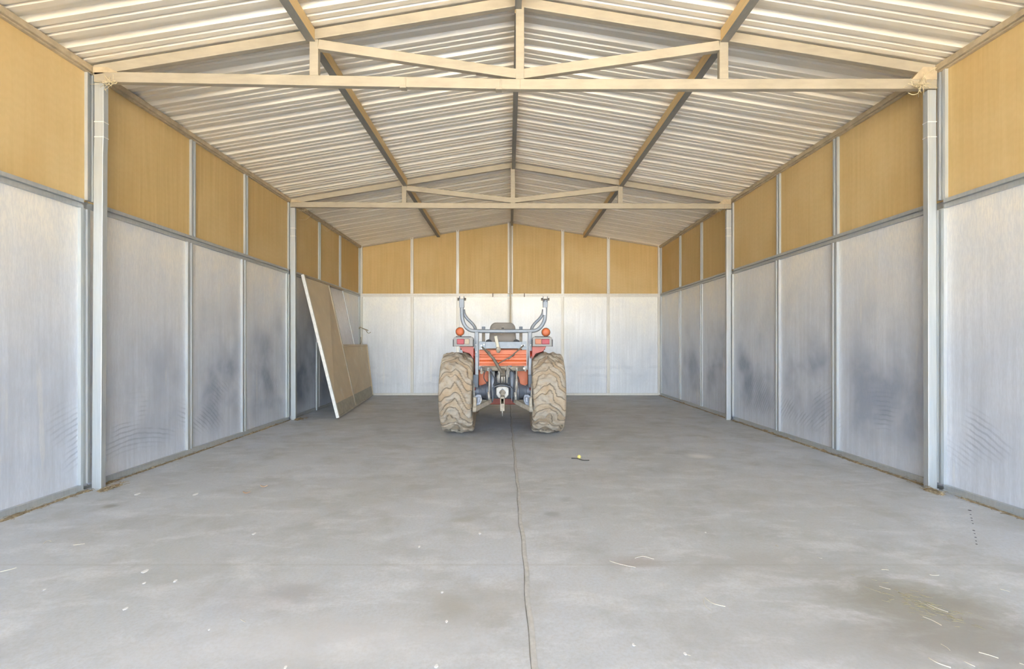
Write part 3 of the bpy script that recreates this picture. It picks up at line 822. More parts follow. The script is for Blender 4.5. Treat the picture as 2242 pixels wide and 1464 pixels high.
# lower links with check brackets
for s_ in (-1, 1):
    def mir(cx): return cx if s_ < 0 else 2 * 735 - cx
    a = q(mir(618), 1085, 6.35); b = q(mir(452), 1172, 5.95)
    m = MB().bar(a, b, 0.028, 0.062); m.lathe([(-0.022, 0.001), (-0.022, 0.036), (0.022, 0.036), (0.022, 0.001)], tuple(b + Vector((0, 0, 0.002))), 'X', 16)
    lk = m.build('lower_link', 'mud_metal', T, 0.006)
    m = MB(); c = q(mir(492), 1080, 6.06); w_ = 0.034
    m.prism([(c.x - s_ * x_, c.y, c.z + z_) for x_, z_ in ((-0.050, 0.045), (-0.015, 0.078), (0.035, 0.072), (0.048, 0.0), (0.030, -0.035), (0.0, -0.085), (-0.050, -0.075))], (0, 0.05, 0))
    m.prism([(c.x - s_ * x_, c.y - 0.03, c.z + z_) for x_, z_ in ((-0.010, 0.050), (0.028, 0.045), (0.020, -0.02), (-0.018, -0.03))], (0, 0.04, 0))
    m.build('check_bracket', 'cast_grey', lk, 0.006)
    m = MB(); e = q(mir(455), 1065, 6.02); 
    m.tube([e + Vector((0, 0, 0.02)), e, q(mir(455), 1120, 5.98), q(mir(450), 1165, 5.95)], 0.022, 10); m.build('ball_end', 'mud_metal', lk)
    m = MB(); m.tube([q(mir(447), 912, 6.16), q(mir(447), 980, 6.14), q(mir(450), 1060, 6.08)], 0.008, 8); m.build('check_rod', 'dusty_steel', T)
    for dx, dz in ((-0.03, 0.01), (0.0, -0.01), (0.03, -0.03)):
        mm = (a + b) / 2 + Vector((dx * 2 * -s_ * -1, -0.02, dz)); 
# top link and hanging chain rod
P_ = [q(528, 545, 6.25), q(640, 660, 6.22), q(735, 815, 6.18)]
m = MB().tube(P_, 0.012, 10, radii=[0.010, 0.020, 0.022]); m.tube([q(560, 575, 6.23), q(600, 610, 6.225), q(640, 665, 6.22)], 0.016, 10)
m.lathe([(-0.014, 0.001), (-0.014, 0.022), (0.014, 0.022), (0.014, 0.001)], tuple(q(598, 605, 6.22)), 'X', 10)
m.build('top_link', 'brown_metal', T)
m = MB().tube([q(945, 530, 6.30), q(820, 640, 6.26), q(690, 712, 6.22)], 0.008, 8); m.tube([q(850, 620, 6.28), q(815, 645, 6.26), q(790, 665, 6.25)], 0.013, 8)
m.build('stay_rod', 'brown_metal', T)
m = MB().bar(q(735, 770, 6.25), q(735, 835, 6.16), 0.06, 0.05); m.build('top_link_bracket', 'brown_metal', T, 0.008)

# roll bar
YR = 6.40
for s_ in (-1, 1):
    def mx(cx): return cx if s_ < 0 else 2 * 741 - cx
    a = q(mx(475), 392, YR); b = q(mx(474), 640, YR); c = q(mx(477), 830, YR)
    m = MB().bar(b + Vector((0, 0, -0.01)), a, 0.056, 0.056, (0, 1, 0)); m.build('rollbar_post', 'rollbar_grey', T, 0.008)
    m = MB().bar(c, b, 0.046, 0.050, (0, 1, 0)); m.build('rollbar_lower_post', 'rollbar_grey', T, 0.006)
    a = q(mx(459), 822, YR); b = q(mx(459), 950, YR)
    m = MB().bar(b, a, 0.094, 0.10, (0, 1, 0)); m.build('rollbar_mount', 'dark_grey', T, 0.006)
    for cy in (525, 597):
        p_ = q(mx(466), cy, YR - 0.034); m = MB().lathe([(-0.006, 0.001), (-0.006, 0.008), (0.01, 0.009)], tuple(p_), 'Y', 8, False); m.build('bolt', 'white_paint', T)
def smoothpath(pts_, n=8):
    out = []
    P_ = [pts_[0]] + pts_ + [pts_[-1]]
    for i in range(1, len(P_) - 2):
        for j_ in range(n):
            f = j_ / n; a, b, c, d = P_[i - 1], P_[i], P_[i + 1], P_[i + 2]
            out.append(0.5 * ((2 * b) + (c - a) * f + (2 * a - 5 * b + 4 * c - d) * f * f + (-a + 3 * b - 3 * c + d) * f ** 3))
    out.append(pts_[-1]); return out
cl = [(325, 75), (325, 150), (327, 215), (333, 275), (355, 330), (395, 370), (440, 384), (520, 387), (741, 388)]
pts_ = [q(x, y, YR) for x, y in cl]; ptr = [q(2 * 741 - x + (5 if x < 340 else 0), y, YR) for x, y in cl[:-1]][::-1]
m = MB().tube(smoothpath(pts_ + ptr, 6), 0.0255, 16, sq=5)
rb = m.build('rollbar_hoop', 'rollbar_grey', T)
for s_ in (-1, 1):
    def mx(cx): return cx if s_ < 0 else 2 * 743 - cx
    m = MB().tube(smoothpath([q(mx(342), 170, YR + 0.06), q(mx(350), 215, YR + 0.06), q(mx(380), 262, YR + 0.06), q(mx(430), 312, YR + 0.06), q(mx(457), 352, YR + 0.05), q(mx(462), 392, YR + 0.03)], 6), 0.021, 12, sq=5)
    m.build('rollbar_brace', 'rollbar_grey', rb)
    c = q(mx(325), 45, YR)
    m = MB(); e0 = q(mx(325), 110, YR)
    m.box(c.x - 0.033, c.x - 0.027, YR - 0.03, YR + 0.03, e0.z - 0.05, c.z + 0.01); m.box(c.x + 0.027, c.x + 0.033, YR - 0.03, YR + 0.03, e0.z - 0.05, c.z + 0.01)
    m.box(c.x - 0.03, c.x + 0.03, YR - 0.03, YR + 0.03, e0.z - 0.06, e0.z + (0.06 if s_ < 0 else 0.02)); m.build('hinge_bracket', 'rollbar_grey', rb, 0.003)
    m = MB(); pz = q(0, 68, YR).z
    m.tube([(c.x - 0.055, YR, pz), (c.x, YR, pz), (c.x + 0.055, YR, pz)], 0.008, 8)
    m.lathe([(-0.012, 0.001), (-0.012, 0.018), (0.012, 0.018), (0.012, 0.001)], (c.x - 0.045, YR, pz), 'X', 8); m.lathe([(-0.012, 0.001), (-0.012, 0.018), (0.012, 0.018), (0.012, 0.001)], (c.x + 0.045, YR, pz), 'X', 8)
    m.build('hinge_pin', 'brown_metal', rb)
p_ = q(1153, 173, YR - 0.029)
m = MB().box(p_.x - 0.016, p_.x + 0.016, p_.y, p_.y + 0.004, p_.z - 0.07, p_.z + 0.075); m.build('warning_sticker', 'chip_white', rb)
# cross plate
a = q(500, 495, YR + 0.0); b = q(972, 560, YR)
m = MB().box(a.x, b.x, YR - 0.012, YR + 0.030, b.z, a.z + 0.002)
m.box(a.x, a.x + 0.085, YR - 0.022, YR - 0.010, b.z - 0.02, a.z + 0.006); m.box(b.x - 0.065, b.x, YR - 0.022, YR - 0.010, b.z - 0.02, a.z + 0.006)
cp = m.build('cross_plate', 'rollbar_grey', T, 0.003)
for cx, cy in ((520, 530), (548, 522), (925, 530), (952, 528), (522, 560)):
    p_ = q(cx, cy, YR - 0.026); m = MB().lathe([(-0.006, 0.001), (-0.006, 0.010), (0.008, 0.011)], tuple(p_), 'Y', 8, False); m.build('bolt', 'white_paint', cp)

# orange rear panel with pressed ribs
a = q(500, 572, 6.47); b = q(972, 735, 6.47)
lv = [(0.0, 0.02), (0.03, 0.0), (0.30, 0.0), (0.34, 0.022), (0.44, 0.022), (0.48, 0.0), (0.64, 0.0), (0.67, 0.014), (0.73, 0.0), (0.86, 0.0), (0.90, -0.014), (1.0, -0.014)]
vs = []
for t, dy in lv:
    z = a.z + (b.z - a.z) * t
    vs += [(a.x, 6.46 + dy, z), (b.x, 6.46 + dy, z)]
k0 = len(vs)
vs += [(a.x, 6.52, b.z), (b.x, 6.52, b.z), (a.x, 6.95, a.z + 0.01), (b.x, 6.95, a.z + 0.01)]
fs = [(2 * i, 2 * i + 1, 2 * i + 3, 2 * i + 2) for i in range(len(lv) - 1)] + [(k0 - 2, k0 - 1, k0 + 1, k0), (0, 1, k0 + 3, k0 + 2)]
m = MB().add(vs, fs); m.build('rear_panel', 'orange_paint', T)
# orange inner plates below the panel, beside the gearbox
for s_ in (-1, 1):
    def mx(cx): return cx if s_ < 0 else 2 * 738 - cx
    m = MB(); P4 = [q(mx(490), 775, 6.62), q(mx(598), 775, 6.62), q(mx(585), 900, 6.62), q(mx(540), 930, 6.62), q(mx(490), 930, 6.62)]
    m.prism(P4, (0, 0.03, 0)); m.build('side_plate', 'orange_paint', T, 0.004)
# fenders: curved guards above and inside the tyres
for s_ in (-1, 1):
    xi, xo = TX + s_ * 0.375, TX + s_ * 0.60
    m = MB(); vs = []; n_ = 22
    for i in range(n_ + 1):
        th = math.radians(56 + 90 * i / n_)
        R_ = 0.625
        cy_, cz_ = TY + 0.03, RH
        y_ = cy_ - R_ * math.cos(th) * (1.0); z_ = cz_ + R_ * math.sin(th)
        z_ = min(z_ + 0.02, 1.19)
        vs += [(xi, y_, z_), (xo - s_ * 0.20 * max(0, 1 - i / 7), y_, z_)]
        vs += [(xi, y_, z_ - 0.02), (xo - s_ * 0.20 * max(0, 1 - i / 7), y_, z_ - 0.02)]
    fs = []
    for i in range(n_):
        a = 4 * i
        fs += [(a, a + 1, a + 5, a + 4), (a + 2, a + 3, a + 7, a + 6), (a, a + 2, a + 6, a + 4), (a + 1, a + 3, a + 7, a + 5)]
    fs += [(0, 1, 3, 2), (4 * n_, 4 * n_ + 1, 4 * n_ + 3, 4 * n_ + 2)]
    m.add(vs, fs, True)
    # vertical inner skin
    xs_ = TX + s_ * 0.378
    poly = [(xs_, TY - 0.28, 1.12), (xs_, TY - 0.20, 1.175), (xs_, TY + 0.30, 1.175), (xs_, TY + 0.52, 0.95), (xs_, TY + 0.62, 0.45), (xs_, TY - 0.05, 0.45), (xs_, TY - 0.12, 0.62), (xs_, TY - 0.14, 0.95)]
    m.prism(poly, (s_ * 0.012, 0, 0))
    m.build('fender', 'red_paint', T)
    # tail lamp bracket panel
    def mx(cx): return cx if s_ < 0 else 2 * 736 - cx
    m = MB().prism([q(mx(300), 541, 6.24), q(mx(443), 541, 6.24), q(mx(443), 668, 6.24), q(mx(405), 612, 6.24), q(mx(335), 590, 6.24)], (0, 0.02, 0))
    m.build('fender_flange', 'red_paint', T, 0.003)
    # lamp
    c = q(mx(342), 492, 6.18)
    m = MB(); w_, h_ = 0.134, 0.064
    poly = []
    for (ux, uz, a0) in ((1, 1, 0), (-1, 1, 90)):
        for t in range(0, 91, 18):
            th = math.radians(a0 + t); poly.append((c.x + ux * (w_ - 0.035) + 0.035 * math.cos(th), 6.155, c.z + (h_ - 0.035) + 0.035 * math.sin(th)))
    poly += [(c.x - w_, 6.155, c.z - h_), (c.x + w_, 6.155, c.z - h_)]
    m.prism(poly, (0, 0.085, 0)); lh = m.build('tail_lamp', 'grey_plastic', T, 0.006)
    m = MB().box(c.x - w_ - 0.004, c.x - w_ + 0.008, 6.148, 6.21, c.z - h_ - 0.002, c.z + h_ - 0.035)
    m.box(c.x + w_ - 0.008, c.x + w_ + 0.004, 6.148, 6.21, c.z - h_ - 0.002, c.z + h_ - 0.035)
    m.box(c.x - w_ + 0.035, c.x + w_ - 0.035, 6.148, 6.21, c.z + h_ - 0.005, c.z + h_ + 0.005); m.build('lamp_surround', 'black_rubber', lh, 0.002)
    if s_ < 0: lens = [(-0.085, 0.012, 'red_lens'), (0.018, 0.082, 'pale_lens')]
    else: lens = [(-0.095, -0.012, 'orange_lens'), (-0.008, 0.095, 'red_lens')]
    for x0, x1, mt in lens:
        m = MB().box(c.x + x0, c.x + x1, 6.142, 6.157, c.z - 0.036, c.z + 0.036); m.build('lens', mt, lh, 0.010)
    # amber marker
    c2 = q(307 if s_ < 0 else 1167, 392 if s_ < 0 else 398, 6.2)
    m = MB().lathe([(-0.034, 0.001), (-0.034, 0.030), (-0.026, 0.046), (-0.010, 0.055), (-0.004, 0.055)], (c2.x, 6.2, c2.z), 'Y', 28)
    ml = m.build('marker_lamp', 'amber_lens', T)
    m = MB().lathe([(-0.006, 0.056), (-0.004, 0.060), (0.024, 0.058), (0.030, 0.03), (0.030, 0.001)], (c2.x, 6.2, c2.z), 'Y', 28); m.build('lamp_housing', 'brown_metal', ml)
    m = MB().tube([(c2.x, 6.21, c2.z - 0.05), (c2.x + 0.02, 6.21, c2.z - 0.075), (c2.x + 0.045, 6.21, c2.z - 0.10)], 0.010, 8); m.build('lamp_stalk', 'black_rubber', ml)

# seat
def rrect(cx, cz, w_, h_, r_, y, taper=0.0):
    out = []
    for (ux, uz, a0) in ((1, 1, 0), (-1, 1, 90), (-1, -1, 180), (1, -1, 270)):
        for t in range(0, 91, 15):
            th = math.radians(a0 + t)
            z = uz * (h_ - r_) + r_ * math.sin(th); x = ux * (w_ - r_) + r_ * math.cos(th)
            x *= 1 - taper * (z / h_ + 1) / 2
            out.append(Vector((cx + x, y, cz + z)))
    return out
sc_ = q(735, 400, 6.72); m = MB(); rings = []
for y_, k_ in ((6.70, 0.90), (6.715, 0.98), (6.76, 1.0), (6.80, 0.98), (6.82, 0.90)):
    ring = rrect(sc_.x, sc_.z - 0.02, 0.20 * k_, 0.165 * k_, 0.085, y_, 0.10)
    rings.append([p_ + Vector((0, 0.15 * (p_.z - sc_.z), 0)) for p_ in ring])
vs = [p_ for r_ in rings for p_ in r_]; nn = len(rings[0]); fs = []
for i in range(len(rings) - 1):
    for k_ in range(nn): a = i * nn + k_; b = i * nn + (k_ + 1) % nn; fs.append((a, b, b + nn, a + nn))
fs += [tuple(range(nn))[::-1], tuple(range((len(rings) - 1) * nn, len(rings) * nn))]
m.add(vs, fs, True); st = m.build('seat_back', 'seat_vinyl', T)
m = MB()
for i in range(5):
    zz_ = sc_.z + 0.075 - i * 0.001
m.box(sc_.x - 0.018, sc_.x + 0.018, 6.70, 6.73, sc_.z + 0.052, sc_.z + 0.066); m.build('seat_tag', 'black_rubber', st)
m = MB().box(sc_.x - 0.23, sc_.x + 0.23, 6.74, 7.22, 1.03, 1.12); m.build('seat_cushion', 'seat_vinyl', T, 0.03)
for cx in (595, 873):
    c = q(cx, 488, 6.62)
    m = MB().prism([c + Vector((-0.055, 0, -0.03)), c + Vector((0.055, 0, -0.03)), c + Vector((0.035, 0, 0.012)), c + Vector((0.0, 0, 0.028)), c + Vector((-0.035, 0, 0.015))], (0, 0.05, 0))
    m.build('seat_hinge', 'black_rubber', T, 0.006)
for cx in (543, 917):
    a = q(cx, 345, 6.60); b = q(cx, 560, 6.60)
    m = MB().bar(b, a, 0.042, 0.04, (0, 1, 0)); pst = m.build('belt_post', 'brown_metal', T, 0.004)
    m = MB().bar(a - Vector((0, 0, 0.045)), a + Vector((0, 0, 0.004)), 0.048, 0.046, (0, 1, 0)); m.build('cap', 'dark_grey', pst, 0.004)
# pale wooden stake hanging on the cross plate
a = q(664, 435, YR - 0.06); b = q(690, 560, YR - 0.06)
m = MB().bar(b, a, 0.040, 0.022, (0, 1, 0)); lv_ = m.build('lever', 'pale_wood', T, 0.004)
m = MB().tube([q(690, 545, YR - 0.06), q(692, 572, YR - 0.06), q(690, 605, YR - 0.06)], 0.03, 12, radii=[0.022, 0.036, 0.018]); m.build('lever_knob', 'mud_metal', lv_)

# front half: hood, engine, dash, steering wheel, front axle, platform
m = MB(); 
for y0_, w0, z0_, y1_, w1, z1_ in ((7.45, 0.25, 1.17, 8.15, 0.235, 1.12),):
    pass
secs = [(7.42, 0.255, 0.62, 1.18), (7.6, 0.255, 0.62, 1.19), (8.1, 0.245, 0.62, 1.14), (8.55, 0.23, 0.60, 1.03), (8.68, 0.21, 0.62, 0.92)]
vs = []
for (y_, hw_, zb, zt) in secs:
    vs += [(TX - hw_, y_, zb), (TX - hw_, y_, zt - 0.09), (TX - hw_ + 0.07, y_, zt), (TX + hw_ - 0.07, y_, zt), (TX + hw_, y_, zt - 0.09), (TX + hw_, y_, zb)]
fs = [tuple(range(6))[::-1], tuple(range(24, 30))]
for i in range(4):
    for k_ in range(6): a = i * 6 + k_; b = i * 6 + (k_ + 1) % 6; fs.append((a, b, b + 6, a + 6))
m.add(vs, fs); m.build('hood', 'orange_paint', T, 0.02)
m = MB().box(TX - 0.2, TX + 0.2, 7.72, 8.6, 0.42, 0.66); m.build('engine_block', 'dark_grey', T, 0.02)
m = MB().box(TX - 0.24, TX + 0.24, 7.30, 7.44, 0.70, 1.20); m.build('dashboard', 'black_rubber', T, 0.02)
m = MB(); ring = [Vector((TX + 0.17 * math.cos(t * PI / 12), 7.16 + 0.14 * math.sin(t * PI / 12), 1.27 + 0.09 * math.sin(t * PI / 12))) for t in range(25)]
m.tube(ring, 0.013, 8, False); m.tube([(TX, 7.16, 1.27), (TX, 7.26, 1.2), (TX, 7.36, 1.08)], 0.02, 8)
for t in (0, 8, 16): m.tube([ring[t], (ring[t] + Vector((TX, 7.16, 1.27))) / 2, Vector((TX, 7.16, 1.27))], 0.008, 6)
m.build('steering_wheel', 'black_rubber', T)
for s_ in (-1, 1): MB().box(TX + s_ * 0.60, TX + s_ * 0.2, 7.2, 7.75, 0.44, 0.48).build('footplate', 'dark_grey', T, 0.005)
m = MB().box(TX - 0.47, TX + 0.47, 8.08, 8.22, 0.28, 0.40); m.build('front_axle', 'dark_grey', T, 0.02)
a = q(640, 1062, 7.55); b = q(855, 1118, 7.55)
m = MB().box(a.x - 0.05, b.x + 0.05, 7.5, 7.7, b.z, a.z + 0.14); m.build('belly_frame', 'red_paint', T, 0.01)
for x in (TX - 0.37, TX + 0.30): MB().box(x, x + 0.07, 7.3, 8.5, 0.62, 0.76).build('side_rail', 'red_paint', T, 0.008)

# ------------------------------------------------------------------ small things on the floor
def tuber(mb, pts_, r, n=6): mb.tube(pts_, r, n)
st_ = [((0, 1252), (20, 1248), (36, 1243), 2.2), ((1335, 1228), (1360, 1236), (1392, 1242), 1.6), ((1390, 1222), (1408, 1218), (1432, 1224), 1.2),
       ((1543, 1308), (1560, 1321), (1588, 1328), 2.0), ((1540, 1312), (1544, 1326), (1556, 1336), 1.4), ((2032, 1440), (2052, 1452), (2082, 1462), 3.0),
       ((2143, 1428), (2170, 1436), (2186, 1441), 2.2), ((2110, 1447), (2122, 1454), (2135, 1459), 2.2), ((2020, 1350), (2040, 1358), (2061, 1369), 2.0),
       ((2232, 1452), (2238, 1454), (2244, 1456), 2.0), ((1790, 1219), (1795, 1222), (1800, 1222), 1.6), ((527, 1356), (532, 1360), (537, 1362), 1.6),
       ((1698, 1193), (1702, 1195), (1704, 1197), 1.8), ((95, 1190), (104, 1184), (112, 1185), 1.4), ((160, 1193), (172, 1192), (186, 1190), 1.2),
       ((2190, 1290), (2202, 1293), (2212, 1296), 1.8), ((1930, 1247), (1938, 1247), (1946, 1248), 1.4), ((2035, 1258), (2045, 1260), (2056, 1259), 1.8),
       ((1384, 1412), (1389, 1413), (1393, 1414), 1.5), ((1500, 1430), (1506, 1434), (1512, 1435), 1.5), ((2030, 1322), (2052, 1332), (2076, 1340), 1.8),
       ((2010, 1315), (2028, 1325), (2046, 1334), 1.6), ((2060, 1410), (2072, 1417), (2080, 1424), 1.6), ((1925, 1283), (1936, 1287), (1950, 1290), 1.4)]
for i, (a, b, c, wpx) in enumerate(st_):
    P_ = [gnd(*a), gnd(*b), gnd(*c)]; r_ = max(0.0012, wpx * 0.38 * P_[1].y / F)
    for p_ in P_: p_.z = r_
    P_[1].z = r_ * 1.5
    m = MB().tube(smoothpath(P_, 4), r_, 6)
    o = m.build('straw_strand', 'pale_straw', None, org=Vector((P_[1].x, P_[1].y, 0)))
    own = {0: 'pale straw strand on the floor at the left edge of the picture',
           1: 'long pale straw strand on the front edge of the reddish brown floor smear',
           2: 'short straw strand just behind the long one on the reddish brown smear',
           3: 'curved pale straw strand in front of the reddish brown floor smear',
           4: 'small bent straw strand touching the left end of the curved strand',
           5: 'thick pale straw strand at the bottom edge in front of the dark hay stain',
           8: 'straight pale straw strand on the near side of the dark hay stain'}
    tag(o, own.get(i, 'thin pale strand of straw lying on the concrete floor'), 'straw', 'straw strands on the floor')
random.seed(11)
ch = [(317, 1251, 6), (315, 1277, 3), (275, 1333, 4), (384, 1272, 4), (97, 1292, 3), (428, 1082, 5), (556, 1169, 4), (918, 1197, 3), (1050, 1168, 3), (968, 1297, 3), (458, 1379, 2), (1387, 1412, 3), (1500, 1432, 3), (978, 1361, 3), (625, 1462, 4), (955, 1459, 4), (300, 1082, 5), (1545, 1166, 2)]
for (px, py, r_) in ch:
    big = r_ == 6
    g = gnd(px, py); rr = r_ * g.y / F; n_ = 7
    poly = [(g.x + rr * random.uniform(0.6, 1.1) * math.cos(2 * PI * i / n_) * 1.1, g.y + rr * 1.6 * random.uniform(0.6, 1.1) * math.sin(2 * PI * i / n_), 0.0008) for i in range(n_)]
    m = MB().prism(poly, (0, 0, 0.003)); o = m.build('pale_flake', 'chip_white', None, org=Vector((g.x, g.y, 0)))
    tag(o, 'largest white flake on the floor, left of the joint' if big else 'small white flake lying on the concrete floor', 'flake', 'white flakes on the floor')
for (px, py, lab) in ((578, 1066, 'curled brown leaf scrap on the floor, farther of the two'), (540, 1080, 'curled brown leaf scrap on the floor, nearer the camera of the two')):
    g = gnd(px, py); m = MB(); vs = []
    for i in range(9):
        t = i / 8; x = g.x + (t - 0.5) * 0.065; hw_ = 0.014 * math.sin(PI * min(0.97, t + 0.03))
        vs += [(x, g.y - hw_, 0.003 + 0.010 * (t - 0.5) ** 2 * 4), (x, g.y, 0.009 + 0.01 * (t - 0.5) ** 2 * 4), (x, g.y + hw_, 0.003 + 0.016 * (t - 0.5) ** 2 * 4)]
    m.add(vs, [(3 * i + k_, 3 * i + k_ + 3, 3 * i + k_ + 4, 3 * i + k_ + 1) for i in range(8) for k_ in (0, 1)], True)
    o = m.build('dry_leaf', 'leaf_brown', None, org=Vector((g.x, g.y, 0))); s__ = o.modifiers.new('s', 'SOLIDIFY'); s__.thickness = 0.001
    tag(o, lab, 'leaf', 'dry leaves on the floor')
# dark twig with a yellow flower head
g = gnd(1270, 1007); tw = empty('twig', (g.x, g.y, 0)); tag(tw, 'short dark twig with a yellow flower head on the concrete floor', 'twig')
P_ = [gnd(1251, 1004), gnd(1262, 1004.5), gnd(1270, 1006.5), gnd(1278, 1008.5), gnd(1290, 1008.5)]
for p_ in P_: p_.z = 0.006
MB().tube(smoothpath(P_, 4), 0.005, 8, radii=None).build('stem', 'twig', tw)
m = MB(); c = gnd(1268, 1004); 
m.lathe([(0.004, 0.001), (0.006, 0.014), (0.018, 0.021), (0.030, 0.019), (0.040, 0.010), (0.044, 0.001)], (c.x, c.y, 0.0), 'Z', 9, False); m.build('flower_head', 'yellow', tw)
# oil drips
for i, (px, py, r_) in enumerate(((2123, 1117, 3.4), (2125, 1126, 1.8), (2127, 1134, 2), (2128, 1139, 1.8), (2130, 1146, 1.6), (2132, 1161, 2.4), (2134, 1168, 1.6), (2136, 1176, 2.0), (2137, 1184, 1.6), (2138, 1191, 2.0))):
    g = gnd(px, py); rr = r_ * g.y / F; m = MB().lathe([(0.0022, 0.0001), (0.0018, rr * 0.8), (0.0003, rr)], (g.x, g.y, 0), 'Z', 10)
    o = m.build('tar_drip', 'black_spot', None, org=Vector((g.x, g.y, 0)))
    tag(o, 'tiny black drip in a row on the floor near the right wall', 'drip', 'black drips near the right wall')

# ------------------------------------------------------------------ litter along the walls, straw tufts at the trusses
def litter(name, path, wd, hgt, cnt, seed):
    random.seed(seed); m = MB()
    # low uneven ridge
    vs = []; fs = []; nseg = max(2, int((path[1] - path[0]).length / 0.035))
    side = (path[1] - path[0]).normalized().cross(Vector((0, 0, 1)))
    if side.x * (path[0].x) > 0 and abs(side.x) > 0.5: side = -side
    for i in range(nseg + 1):
        t = i / nseg; p_ = path[0].lerp(path[1], t)
        w1 = wd * (0.55 + 0.9 * abs(mnoise.noise(Vector((t * nseg * 0.11, seed, 0))))); h1 = hgt * (0.4 + 1.2 * abs(mnoise.noise(Vector((t * nseg * 0.2, seed + 5, 0)))))
        vs += [p_ + Vector((0, 0, h1)), p_ + side * w1 * 0.4 + Vector((0, 0, h1 * 0.8)), p_ + side * w1 + Vector((0, 0, 0.0005))]
    for i in range(nseg):
        for k_ in (0, 1): a = 3 * i + k_; fs.append((a, a + 1, a + 4, a + 3))
    m.add(vs, fs, True)
    for i in range(cnt):
        t = random.random(); p_ = path[0].lerp(path[1], t) + side * random.uniform(0, wd * 1.3); an = random.uniform(0, PI); l_ = random.uniform(0.015, 0.05)
        d_ = Vector((math.cos(an), math.sin(an), random.uniform(-0.1, 0.25))) * l_
        p_.z = random.uniform(0.002, hgt); m.tube([p_, p_ + d_ * 0.5 + Vector((0, 0, 0.003)), p_ + d_], 0.0016, 4)
    o = m.build(name, 'litter', recalc=False); tag(o, kind='stuff'); return o
V = Vector
lits = [(V((XL + 0.012, 1.9, 0)), V((XL + 0.012, Y1 - 0.05, 0)), 0.05, 0.018, 130, 'brown straw litter along the left wall, nearest the camera'),
        (V((XL + 0.012, Y1 + 0.08, 0)), V((XL + 0.012, Y2 - 0.06, 0)), 0.045, 0.018, 150, 'brown straw litter along the left wall between the two posts'),
        (V((XR - 0.012, 1.9, 0)), V((XR - 0.012, Y1 - 0.25, 0)), 0.05, 0.018, 130, 'brown straw litter along the right wall, nearest the camera'),
        (V((XR - 0.012, Y1 + 0.08, 0)), V((XR - 0.012, Y2 - 0.06, 0)), 0.06, 0.022, 200, 'brown straw litter along the right wall between the two posts'),
        (V((XR - 0.012, Y2 + 0.06, 0)), V((XR - 0.012, Y3 - 0.05, 0)), 0.05, 0.02, 90, 'brown straw litter along the right wall beyond the farther post'),
        (V((XL + 0.15, Y1 - 0.12, 0)), V((XL + 0.15, Y1 + 0.10, 0)), 0.05, 0.03, 60, 'heap of straw litter at the foot of the nearer left post'),
        (V((XR - 0.10, Y1 - 0.20, 0)), V((XR - 0.10, Y1 - 0.04, 0)), 0.05, 0.03, 70, 'heap of straw litter at the foot of the nearer right post'),
        (V((XL + 0.12, Y2 - 0.12, 0)), V((XL + 0.12, Y2 + 0.10, 0)), 0.10, 0.03, 60, 'heap of straw litter at the foot of the farther left post')]
for i, (a, b, w_, h_, c_, lab) in enumerate(lits):
    o = litter('straw_litter', (a, b), w_, h_, c_, 20 + i); o['label'] = lab; o['category'] = 'straw litter'
# crumbs of hay on the dark stain
random.seed(5); m = MB()
for i in range(110):
    t_ = random.gauss(0, 1); g = gnd(2015 + 48 * t_ + random.gauss(0, 14), 1324 + 20 * t_ + random.gauss(0, 9)); an = random.gauss(-0.5, 0.6); l_ = random.uniform(0.012, 0.05)
    d_ = Vector((math.cos(an), math.sin(an), 0)) * l_; p_ = Vector((g.x, g.y, 0.002)); m.tube([p_, p_ + d_ * 0.5, p_ + d_], 0.0008, 4)
o = m.build('hay_crumbs', 'hay', recalc=False); tag(o, 'loose scatter of hay crumbs over the dark floor stain', 'hay', kind='stuff')

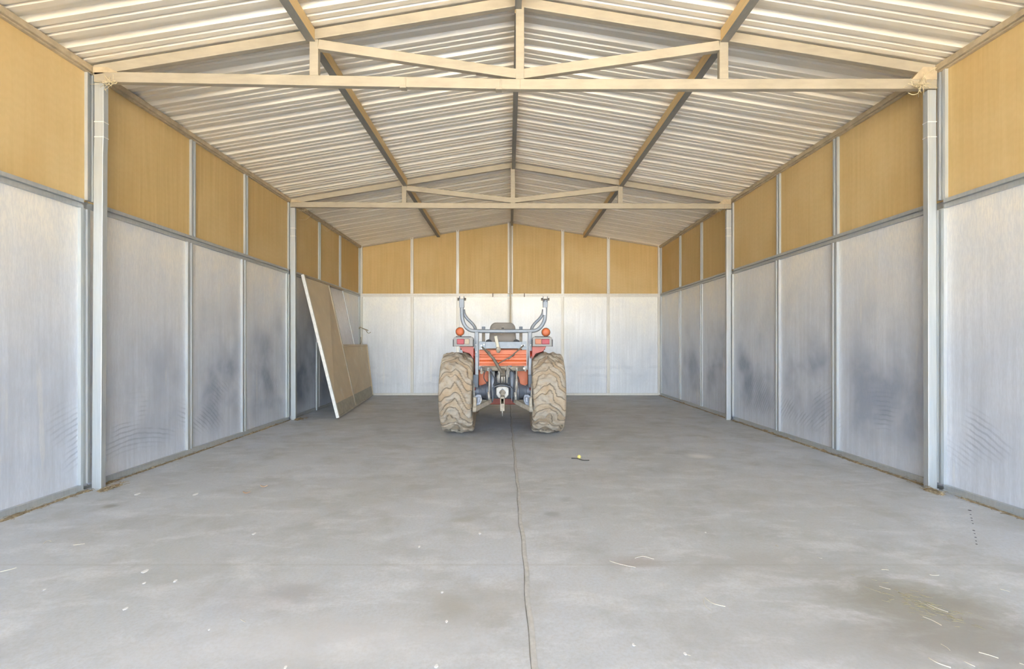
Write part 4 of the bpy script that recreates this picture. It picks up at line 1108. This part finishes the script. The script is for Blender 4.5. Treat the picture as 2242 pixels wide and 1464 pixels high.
def tuft(c, sx, sz, n_, seed, lab, loops=()):
    random.seed(seed); m = MB()
    for i in range(n_):
        a = Vector(c) + Vector((random.gauss(0, sx * 0.4), random.uniform(-0.02, 0.02), random.gauss(0, sz * 0.4)))
        d_ = Vector((random.gauss(0, 1), random.gauss(0, 0.3), random.gauss(0, 0.6))).normalized() * random.uniform(0.03, 0.10)
        m.tube([a, a + d_ * 0.5 + Vector((0, 0, random.uniform(-0.012, 0.012))), a + d_], 0.0018, 4)
    for lp_ in loops:
        m.tube(smoothpath([Vector(p_) for p_ in lp_], 5), 0.003, 5)
    o = m.build('straw_tuft', 'straw', recalc=False, org=Vector(c)); tag(o, lab, 'straw tuft', kind='stuff')
tuft((-3.40, Y1 - 0.065, 3.475), 0.10, 0.012, 34, 31, 'straw caught under the left end of the nearer truss', ())
tuft((3.50, Y1 - 0.07, 3.45), 0.09, 0.02, 44, 32, 'bundle of straw hanging at the right end of the nearer truss',
     ([at(1988, 203, 4.0), at(1997, 207, 3.98), at(2008, 205, 3.98), at(2014, 196, 3.97), at(2017, 178, 3.97), at(2030, 160, 3.97), at(2050, 148, 3.97)],))
tuft((-3.44, Y2 + 0.10, 3.49), 0.08, 0.02, 26, 33, 'straw caught at the left end of the farther truss',
     ([at(654, 480, 7.95), at(668, 481, 8.0), at(678, 474, 8.1), at(684, 467, 8.2)], [at(708, 498, 8.9), at(715, 506, 8.95), at(722, 503, 9.0), at(727, 497, 9.05)]))
tuft((3.50, Y2 - 0.02, 3.475), 0.10, 0.012, 26, 34, 'straw caught under the right end of the farther truss')

# twig growing through the back left corner
m = MB().tube(smoothpath([Vector((-3.585, 11.15, 1.62)), at(788, 716, 11.1), at(795, 719, 11.05), at(806, 723, 11.1)], 5), 0.010, 6)
m.tube(smoothpath([Vector((-3.575, 11.15, 1.22)), Vector((-3.55, 11.18, 1.30)), Vector((-3.57, 11.22, 1.42))], 5), 0.009, 6); m.tube(smoothpath([at(800, 721, 11.1), at(806, 729, 11.1), at(812, 727, 11.1)], 4), 0.006, 6)
o = m.build('dry_vine', 'litter', recalc=False, org=Vector((-3.5, 11.2, 1.3))); tag(o, 'thin dry vine poking out at the back left corner', 'vine')
